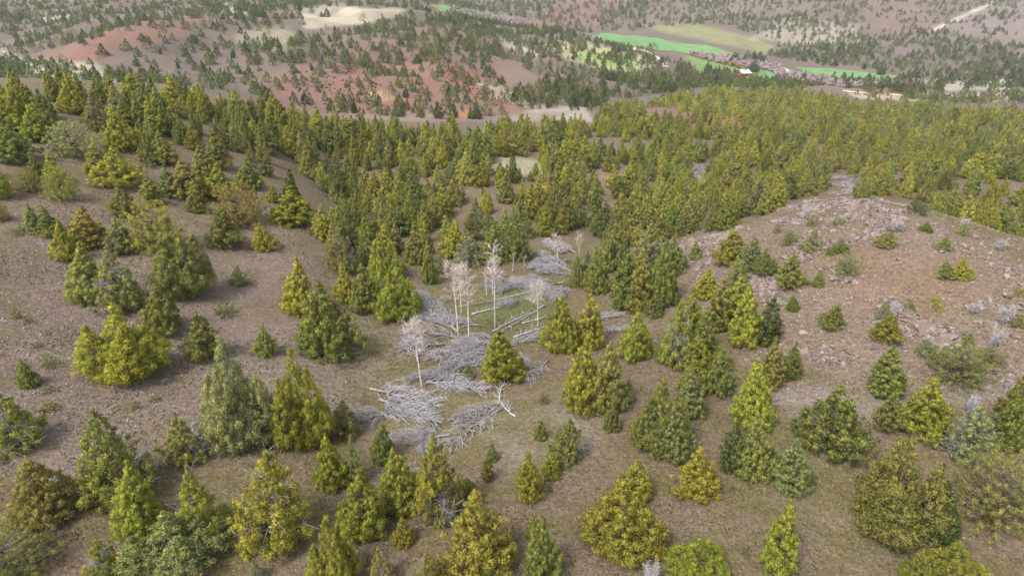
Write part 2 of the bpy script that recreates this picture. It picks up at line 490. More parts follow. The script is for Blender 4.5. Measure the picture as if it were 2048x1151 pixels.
zone([(1660, 500), (1900, 520), (1980, 620), (1760, 640), (1640, 560)], (.255, .165, .115), 45, 125, 40, .7, 25, .3)
zone([(880, 570), (1010, 560), (1130, 600), (1120, 680), (1000, 690), (900, 670)], (.165, .155, .065), 60, 130, 40, .7, 40, .8)
zone([(975, 600), (1070, 590), (1110, 630), (1040, 645), (980, 640)], (.125, .165, .045), 60, 130, 40, .6, 46, .6)
zone([(880, 500), (1060, 500), (1050, 560), (900, 560)], (.185, .135, .075), 60, 150, 20, .7, 10, 1)
zone([(1060, 490), (1180, 480), (1180, 560), (1080, 570)], (.20, .17, .08), 60, 150, 20, .7, 10, 1)
# far forest floors and clearings
zone([(940, 330), (1010, 312), (1110, 322), (1090, 350), (980, 350)], (.36, .33, .22), 130, 260, 8, 1, 3, .2)
zone([(1110, 330), (1260, 335), (1290, 385), (1190, 390), (1120, 360)], (.27, .19, .13), 130, 260, 8, .9, 4, .3)
zone([(1230, 212), (1330, 205), (1470, 225), (1520, 262), (1470, 280), (1350, 250), (1260, 232)], (.255, .145, .098), 150, 480, 8, 1, 4, 0)
zone([(1020, 212), (1170, 212), (1185, 242), (1020, 243)], (.44, .40, .33), 250, 400, 6, .7, 5, 0)
# red hill across the gully
zone([(480, 170), (760, 90), (1010, 150), (1060, 235), (800, 250), (560, 230)], (.245, .140, .108), 250, 640, 25, .9, 12, 0)
zone([(660, 150), (860, 120), (900, 180), (780, 225), (660, 215)], (.262, .142, .104), 250, 640, 25, .85, 12, 0)
zone([(880, 120), (960, 150), (1010, 205), (960, 205), (900, 165)], (.30, .125, .09), 250, 640, 10, .85, 6, 0)
zone([(650, 90), (820, 60), (1050, 90), (1160, 140), (1100, 190), (980, 140), (800, 110)], (.215, .145, .118), 400, 900, 25, .7, 12, 0)
zone([(730, 184), (770, 178), (790, 198), (760, 204), (735, 198)], (.42, .30, .16), 250, 640, 6, 1, 3, 0)
zone([(905, 222), (955, 216), (965, 232), (910, 238)], (.45, .19, .095), 250, 640, 6, 1, 3, 0)
zone([(620, 228), (860, 226), (1000, 232), (1000, 246), (620, 244)], (.33, .29, .24), 250, 640, 8, .4, 8, 0)
zone([(950, 165), (1000, 170), (1060, 205), (1050, 212), (990, 195)], (.43, .39, .32), 250, 640, 6, .7, 4, 0)
zone([(985, 74), (1020, 80), (1080, 108), (1070, 118), (1010, 95)], (.46, .42, .35), 400, 900, 6, .7, 4, 0)
zone([(70, 118), (180, 70), (290, 34), (420, 34), (360, 80), (260, 100), (150, 128)], (.255, .140, .110), 350, 700, 12, .85, 6, 0)
zone([(0, 95), (60, 122), (190, 128), (240, 165), (0, 175)], (.46, .43, .33), 330, 620, 10, .95, 6, 0)
zone([(0, 122), (70, 130), (60, 165), (0, 165)], (.38, .40, .22), 330, 620, 8, .7, 5, 0)
zone([(70, 25), (130, 15), (150, 30), (90, 45)], (.48, .44, .38), 400, 1000, 6, .7, 5, 0)
zone([(420, 0), (480, 0), (500, 30), (450, 32)], (.52, .48, .42), 400, 1000, 6, .85, 5, 0)
zone([(470, 0), (560, 0), (600, 30), (500, 40)], (.26, .18, .15), 400, 1000, 8, .7, 5, 0)
zone([(598, 10), (700, 14), (810, 20), (780, 40), (700, 52), (610, 58), (590, 30)], (.46, .42, .31), 500, 1000, 6, 1, 4, 0)
zone([(480, 60), (560, 50), (620, 80), (560, 100), (470, 85)], (.42, .40, .26), 400, 900, 10, .7, 8, 0)
# valley meadows
zone([(1088, 92), (1130, 76), (1230, 100), (1310, 118), (1315, 138), (1220, 142), (1130, 118)], (.44, .41, .24), 450, 900, 8, 1, 3, 0)
zone([(1140, 108), (1200, 104), (1300, 118), (1305, 136), (1225, 138), (1160, 122)], (.27, .38, .12), 450, 900, 10, .9, 5, 0)
zone([(1290, 52), (1400, 46), (1500, 74), (1548, 92), (1530, 108), (1440, 88), (1320, 66)], (.25, .25, .115), 700, 1500, 6, 1, 3, 0)
zone([(860, 8), (960, 20), (1020, 40), (1010, 50), (900, 30)], (.24, .36, .13), 900, 2000, 5, 1, 2, 0)
zone([(1370, 112), (1560, 126), (1600, 160), (1530, 168), (1400, 150)], (.19, .31, .085), 560, 900, 8, .8, 5, 0)
zone([(1560, 130), (1620, 150), (1780, 165), (1770, 180), (1600, 172)], (.33, .27, .22), 560, 900, 8, .8, 4, 0)
# opposite hills
zone([(1060, 60), (1090, 10), (1130, -20), (1240, -10), (1220, 25), (1190, 62), (1110, 66)], (.235, .135, .120), 900, 2400, 10, .8, 6, 0)
zone([(1500, 80), (1560, 40), (1660, 34), (1720, 60), (1740, 92), (1640, 96)], (.34, .30, .24), 800, 1500, 12, .85, 8, 0)
zone([(1690, -20), (1850, -20), (1880, 55), (1780, 70), (1720, 20)], (.22, .145, .130), 800, 2000, 14, .7, 8, 0)
zone([(1860, 55), (1900, 35), (1980, 0), (2060, -20), (2060, 80), (1940, 70)], (.25, .205, .19), 700, 2000, 14, .7, 8, 0)
zone([(1856, 62), (1900, 40), (1985, 2), (1990, 8), (1905, 46), (1866, 64)], (.55, .50, .43), 700, 2000, 4, .8, 2, 0)
zone([(1710, 182), (1780, 176), (1830, 182), (1820, 194), (1740, 194)], (.30, .155, .11), 400, 800, 5, 1, 3, 0)
zone([(1690, 186), (1850, 188), (2048, 184), (2048, 200), (1850, 204), (1720, 198)], (.50, .42, .32), 400, 800, 5, .8, 3, 0)
zone([(1840, 162), (2048, 158), (2048, 182), (1900, 182)], (.46, .44, .34), 400, 800, 5, .85, 4, 0)

_i = (np.arange(NV - 1)[:, None] * NU + np.arange(NU - 1)[None]).ravel()
gme = tri_mesh('ground', np.stack([GXX, GYY, GZ], -1).reshape(-1, 3), np.stack([_i, _i + 1, _i + NU + 1, _i + NU], -1), [M['soil']])
_a = gme.attributes.new('soil', 'FLOAT_COLOR', 'POINT')
_a.data.foreach_set('color', np.ascontiguousarray(soil.reshape(-1)))
ground_ob = tag(link(bpy.data.objects.new('ground', gme)), 'brown juniper hillsides falling to a green valley', kind='structure')

# sheets lying on the ground: fields, roads, river
from mathutils.geometry import delaunay_2d_cdt
def sheet(name, px_poly, mat, lift, label, step=5.0):
    x, y, z = ground([p[0] for p in px_poly], [p[1] for p in px_poly])
    P = []
    for i in range(len(x)):
        j = (i + 1) % len(x); n = max(2, int(math.hypot(x[j] - x[i], y[j] - y[i]) / step))
        for k in range(n):
            f = k / n; q = (x[i] + (x[j] - x[i]) * f, y[i] + (y[j] - y[i]) * f)
            w = (float(fbm(q[0] / 14, q[1] / 14, 3, 5)) - .5) * 9 
            P.append((q[0] + w, q[1] + w * 1.5))
    B = np.array(P); nb = len(P)
    gx, gy = np.meshgrid(np.arange(B[:, 0].min(), B[:, 0].max(), step), np.arange(B[:, 1].min(), B[:, 1].max(), step))
    sd = poly_sd(gx.ravel(), gy.ravel(), P)
    k = sd > step * .5
    pts = [Vector(p) for p in P] + [Vector(p) for p in zip(gx.ravel()[k], gy.ravel()[k])]
    vs, es, fs, *_r = delaunay_2d_cdt(pts, [(i, (i + 1) % nb) for i in range(nb)], [], 1, 1e-4)
    V = np.array([(v.x, v.y) for v in vs])
    V = np.column_stack([V, hgt(V[:, 0], V[:, 1]) + lift])
    me = tri_mesh(name, V, [tuple(f) for f in fs], [mat])
    return tag(link(bpy.data.objects.new(name, me)), label, kind='structure')

def ribbon(name, px_line, width, mat, lift, label):
    x, y, z = ground([p[0] for p in px_line], [p[1] for p in px_line])
    d = np.concatenate([[0], np.cumsum(np.hypot(np.diff(x), np.diff(y)))])
    s = np.arange(0, d[-1], 4.0)
    X, Y = np.interp(s, d, x), np.interp(s, d, y)
    for _k in range(6):
        X[1:-1] = (X[:-2] + 2 * X[1:-1] + X[2:]) / 4; Y[1:-1] = (Y[:-2] + 2 * Y[1:-1] + Y[2:]) / 4
    T = unit(np.stack([np.gradient(X), np.gradient(Y)], -1)); Nn = np.stack([-T[:, 1], T[:, 0]], -1)
    L = []
    for o in (-.5, -.17, .17, .5):
        wv = width * o * (1 + .35 * (vnoise(s / 13, s * 0 + o * 9, 4) - .5))
        qx, qy = X + Nn[:, 0] * wv, Y + Nn[:, 1] * wv
        L.append(np.stack([qx, qy, hgt(qx, qy) + lift], -1))
    V = np.stack(L, 1).reshape(-1, 3)
    i = (np.arange(len(s) - 1)[:, None] * 4 + np.arange(3)[None]).ravel()
    me = tri_mesh(name, V, np.stack([i, i + 1, i + 5, i + 4], -1), [mat])
    return tag(link(bpy.data.objects.new(name, me)), label, kind='structure')

sheet('hay_field', [(1158, 72), (1215, 66), (1300, 76), (1400, 90), (1490, 112), (1488, 119), (1420, 114), (1330, 104), (1250, 88)], M['hay'], .35, 'long bright green irrigated field along the valley floor')
sheet('hay_field', [(1590, 134), (1660, 138), (1745, 146), (1800, 154), (1790, 162), (1700, 158), (1620, 152)], M['hay'], .35, 'smaller bright green field at the foot of the opposite hill')
sheet('hay_field', [(872, 13), (925, 19), (985, 27), (1012, 38), (985, 41), (930, 34), (885, 24)], M['hay'], .5, 'narrow green field far up the river valley')
sheet('hay_field', [(1530, 140), (1556, 142), (1548, 158), (1532, 156)], M['hay'], .35, 'small green paddock beside the barn')
ribbon('dirt_road', [(1240, 94), (1268, 97), (1300, 106), (1322, 120), (1332, 136)], 6.0, M['road'], .35, 'pale dirt road bending round the green meadow')
ribbon('dirt_road', [(1685, 182), (1750, 188), (1850, 195), (1940, 193), (2060, 186)], 7.0, M['road'], .35, 'pale dirt road running beyond the wood to the valley ranch')
ribbon('river', [(1545, 133), (1575, 140), (1565, 148), (1590, 157)], 7.0, M['water'], .3, 'grey river bend among bare willows')
ribbon('river', [(985, 40), (1005, 44), (1030, 52)], 8.0, M['water'], .3, 'pale river reach far up the valley')

# ------------------------------------------------------------------ junipers
TINT = dict(y=(.266, .268, .040), g=(.176, .194, .046), o=(.222, .220, .054), r=(.242, .216, .044), s=(.226, .244, .084), d=(.095, .115, .028))

def puffs(b, C, O, size, leaves, ls, rg, mat=0):
    """leaf sprays round each puff centre C, facing out along O"""
    n = len(C)
    d = unit(rg.normal(size=(n, leaves, 3)) + O[:, None] * .75 + np.array([0, 0, .45]))
    p = C[:, None] + d * np.array([.92, .92, 1.3]) * (size[:, None, None] * rg.uniform(.40, 1.38, (n, leaves, 1)) ** 1.1)
    ax = unit(d * .9 + np.array([0, 0, .8]) + rg.normal(size=d.shape) * .5)
    wd = unit(np.cross(ax, rg.normal(size=d.shape)))
    L = ls * 1.25 * rg.uniform(.6, 1.35, (n, leaves, 1)); Wd = L * rg.uniform(.15, .27, (n, leaves, 1))
    A = p - ax * L * .5 - wd * Wd; B = p - ax * L * .5 + wd * Wd; T = p + ax * L * .6
    gn = np.cross(B - A, T - A); fl = (gn * d).sum(-1) < 0
    A2 = np.where(fl[..., None], B, A); B2 = np.where(fl[..., None], A, B)
    V = np.stack([A2, B2, T], 2).reshape(-1, 3)
    F = np.arange(len(V)).reshape(-1, 3)
    gnu = unit(np.where(fl[..., None], -gn, gn))
    N = np.repeat(unit(d * .75 + gnu * .55)[:, :, None], 3, 2).reshape(-1, 3)
    va = np.clip(rg.normal(.5, .16, (n, 1)) + rg.normal(0, .11, (n, leaves)), 0, 1)
    b.add(V, F, mat, N, np.repeat(va.reshape(-1), 3))

def profile(kind, f):
    if kind == 'c': return np.clip((f + .10) / .24, 0, 1) ** .7 * (1 - f) ** 1.0 * 1.22
    if kind == 's': return np.clip((f + .10) / .25, 0, 1) ** .6 * (1 - f ** 1.7) ** .95
    if kind == 't': return np.clip((f + .14) / .30, 0, 1) ** .7 * np.where(f < .5, 1 - .42 * (f / .5) ** 1.5, .58 * (1 - (f - .5) / .5) ** 1.1)
    if kind in 'db': return np.sqrt(np.clip(1 - ((f - .30) / .72) ** 2, 0, 1))
    return np.clip((f + .1) / .25, 0, 1) ** .7 * (1 - f) ** .75 * 1.15
RATIO = dict(c=.25, s=.165, t=.36, d=.52, b=.62, m=.40, r=.34)

def make_juniper(kind, seed, lod):
    """7 m tree: limbs, foliage and (ragged ones) bare grey limbs"""
    rg = np.random.default_rng(seed)
    H = 7.0 if kind != 'b' else 1.6
    Rm = RATIO[kind] * H
    sc = H / 7.0 if kind != 'b' else .42
    stems = [(0.0, 0.0, H, Rm, 'c' if kind == 'r' else kind, 1.0)]
    if kind == 'm':
        stems = [(0, 0, H, Rm * .58, 't', .55)]
        k = rg.integers(3, 5)
        for i in range(k):
            a = 2 * math.pi * (i + rg.uniform(-.25, .25)) / k; q = rg.uniform(.40, .56) * Rm
            stems.append((q * math.cos(a), q * math.sin(a), H * rg.uniform(.55, .86), Rm * rg.uniform(.44, .56), 't', .45))
    trunk, crown, dead = Build(), Build(), Build()
    nb_total = {2: 185, 1: 56, 0: 28}[lod]
    if kind == 'b': nb_total = {2: 46, 1: 20, 0: 9}[lod]
    if kind == 'm': nb_total = int(nb_total * 1.35)
    if kind == 's': nb_total = int(nb_total * .8)
    leaves = {2: 138, 1: 40, 0: 16}[lod]; ls = {2: .125, 1: .32, 0: .62}[lod] * sc * (.78 if kind in 'md' else 1)
    psz = {2: .31, 1: .56, 0: .80}[lod] * sc * {'d': 1.12, 's': .85, 'm': 1.05}.get(kind, 1.0)
    ecc = rg.uniform(.86, 1.16); skew = rg.uniform(0, 6.28)
    lob = [(rg.uniform(0, 6.28), rg.uniform(.05, .9), rg.uniform(-.38, .28)) for _ in range(9)]
    for (sx, sy, h, Rs, pk, share) in stems:
        nb = int(nb_total * share)
        lean = rg.normal(0, .035 if lod else .012, 2) * h
        # trunk
        zz = np.linspace(0, h * .86, 7)
        tx = sx * np.clip(zz / (h * .3), 0, 1) ** .6 + lean[0] * (zz / h) ** 1.5 + rg.normal(0, .03, 7) * (zz > 0)
        ty = sy * np.clip(zz / (h * .3), 0, 1) ** .6 + lean[1] * (zz / h) ** 1.5 + rg.normal(0, .03, 7) * (zz > 0)
        rr = np.interp(zz / h, [0, .08, 1], [.028 * H, .017 * H, .0022 * H]) * (1 if share > .9 else .62)
        zz2 = zz.copy(); zz2[0] = -.35 * sc
        V, F = tube(np.stack([tx, ty, zz2], -1), rr, 6 if lod == 2 else 4)
        trunk.add(V, F, 0, None, rg.uniform(.2, .6))
        f = np.linspace(.015, .99, 400); pr = profile(pk, f) + .12
        cdf = np.cumsum(pr); cdf /= cdf[-1]
        fs = np.interp((np.arange(nb) + rg.uniform(.2, .8, nb)) / nb, cdf, f)
        az = np.arange(nb) * 2.399963 + rg.normal(0, .35, nb)
        r = profile(pk, fs) * Rs * rg.uniform(.62, 1.18, nb)
        for a0, f0, am in lob:       # bulges and gaps in the outline
            r = r * (1 + am * np.exp(-((np.angle(np.exp(1j * (az - a0)))) / .7) ** 2 - ((fs - f0) / .16) ** 2))
        r = np.maximum(r, .03 * H * (1 - fs) + .01)
        r = r * np.where(np.cos(az - skew) > 0, ecc, 1.0)
        zt = fs * h
        cx = np.interp(zt, zz, tx); cy = np.interp(zt, zz, ty)
        tip = np.stack([cx + r * np.cos(az), cy + r * np.sin(az), zt + rg.normal(0, .02 * h, nb)], -1)
        z0 = np.maximum(.03 * h, zt - r * rg.uniform(.45, .95, nb))
        root = np.stack([np.interp(z0, zz, tx), np.interp(z0, zz, ty), z0], -1)
        keep = rg.uniform(size=nb) > .10
        if kind == 'r':
            gap = rg.uniform(0, 6.28)
            keep = (rg.uniform(size=nb) > .24) & ~((np.cos(az - gap) > .55) & (fs > .12) & (fs < .6) & (rg.uniform(size=nb) < .55))
        # limbs
        lim = np.arange(nb)[:: (2 if lod == 2 else 4)] if lod else []
        for i in lim:
            mid = root[i] * .45 + tip[i] * .55 - np.array([0, 0, .12 * r[i]])
            V, F = tube([root[i], mid, tip[i]], [.012 * H * sc ** 0 * (r[i] / Rm + .25), .008 * H * (r[i] / Rm + .25), .003 * H], 3)
            trunk.add(V, F, 0, None, rg.uniform(.3, .9))
        if kind == 'r' and lod >= 1:
            for i in np.where(~keep)[0][:: (1 if lod == 2 else 2)]:
                mid = root[i] * .5 + tip[i] * .5 + rg.normal(0, .12, 3); tp = tip[i] + rg.normal(0, .15, 3)
                V, F = tube([root[i], mid, tp], [.022, .016, .006], 3); dead.add(V, F, 0, None, rg.uniform(.2, 1))
                for q in range(7 if lod == 2 else 2):
                    t = rg.uniform(.35, 1); s0 = root[i] * (1 - t) + tp * t; dv = unit(tp - root[i]) * .5 + rg.normal(0, .45, 3)
                    V, F = tube([s0, s0 + dv * .55 + [0, 0, .06], s0 + dv], [.012, .009, .005], 3); dead.add(V, F, 0, None, rg.uniform(.2, 1))
        tip, root, r, zt, az = tip[keep], root[keep], r[keep], zt[keep], az[keep]
        nk = len(tip)
        out = unit(np.stack([np.cos(az), np.sin(az), np.full(nk, .55)], -1))
        size = psz * rg.uniform(.68, 1.25, nk) * np.clip(.55 + .5 * (1 - zt / h), .5, 1.0)
        puffs(crown, tip, out, size, leaves, ls, rg)
        # inner sprays along each limb
        if lod:
            for t0, sd, lf in ((.70, .28, .55), (.45, .30, .25)):
                C = root + (tip - root) * t0 + rg.normal(0, sd * sc, (nk, 3)); ok = r > .10 * H * (1 if t0 > .6 else 1.6)
                if ok.any(): puffs(crown, C[ok], out[ok], size[ok] * .95, int(leaves * lf), ls, rg)
        # leader tip
        nl = 9 if pk in 'cst' else 4
        tz = np.linspace(.74 if nl == 9 else .86, 1.03, nl) * h
        C = np.stack([np.interp(tz, zz, tx), np.interp(tz, zz, ty), tz - .02 * h], -1)
        puffs(crown, C, np.repeat([[0, 0, 1.]], nl, 0), psz * np.linspace(.72, .20, nl) * (1.2 if pk in 'db' else 1), int(leaves * .6), ls * .85, rg)
    return H, Rm, trunk, crown, dead

HI = {}
for kind, n in (('c', 4), ('s', 3), ('t', 4), ('d', 3), ('m', 4), ('r', 4), ('b', 3)):
    HI[kind] = []
    for k in range(n):
        H, Rm, tb, cb, db = make_juniper(kind, 100 + ord(kind) * 7 + k, 2)
        HI[kind].append((H, Rm, tb.mesh('trunk', [M['bark']]), cb.mesh('crown', [M['leaf']], True),
                         db.mesh('dead_branches', [M['deadwood']]) if db.n else None))

def far_mesh(name, kind, seed, lod):
    H, Rm, tb, cb, db = make_juniper(kind, seed, lod)
    b = Build()
    for s, m in ((cb, 0), (tb, 1), (db, 2)):
        if s.n:
            V = np.concatenate(s.V); F = np.concatenate(s.F)
            N = np.concatenate(s.N)
            if m:
                N = unit(V * [1, 1, 0] + [1e-3, 0, 0])
            b.add(V / np.array([Rm, Rm, H]), F, m, N, np.concatenate(s.A))
    return b.mesh(name, [M['leaf'], M['bark'], M['deadwood']], True)

TREE_PROTO = {}
def juniper(name, x, y, z, h, w, kind, tint, label, group=None, cat='tree', var=None, lean=(0, 0)):
    """one tree = an Empty at its foot with a trunk and a crown (and bare limbs)"""
    V = HI[kind]; H, Rm, tm, cm, dm = V[R.randrange(len(V)) if var is None else var % len(V)]
    sx = w / 2 / Rm * (1.2 if kind == 'm' else 1.1)
    o = empty(name, (x, y, z - .05), (lean[0], lean[1], R.uniform(0, 6.28)), (sx, sx, h / H))
    tag(o, label, cat, group)
    link(bpy.data.objects.new('trunk', tm), o)
    c = link(bpy.data.objects.new('crown', cm), o)
    c['tint'] = [float(v) for v in tint]
    if dm: link(bpy.data.objects.new('dead_branches', dm), o)['kind'] = 'stuff'
    return o

def jit(t, s=.14):
    k = 1 + R.uniform(-s, s)
    return tuple(v * k * (1 + R.uniform(-s, s) * .5) for v in t)

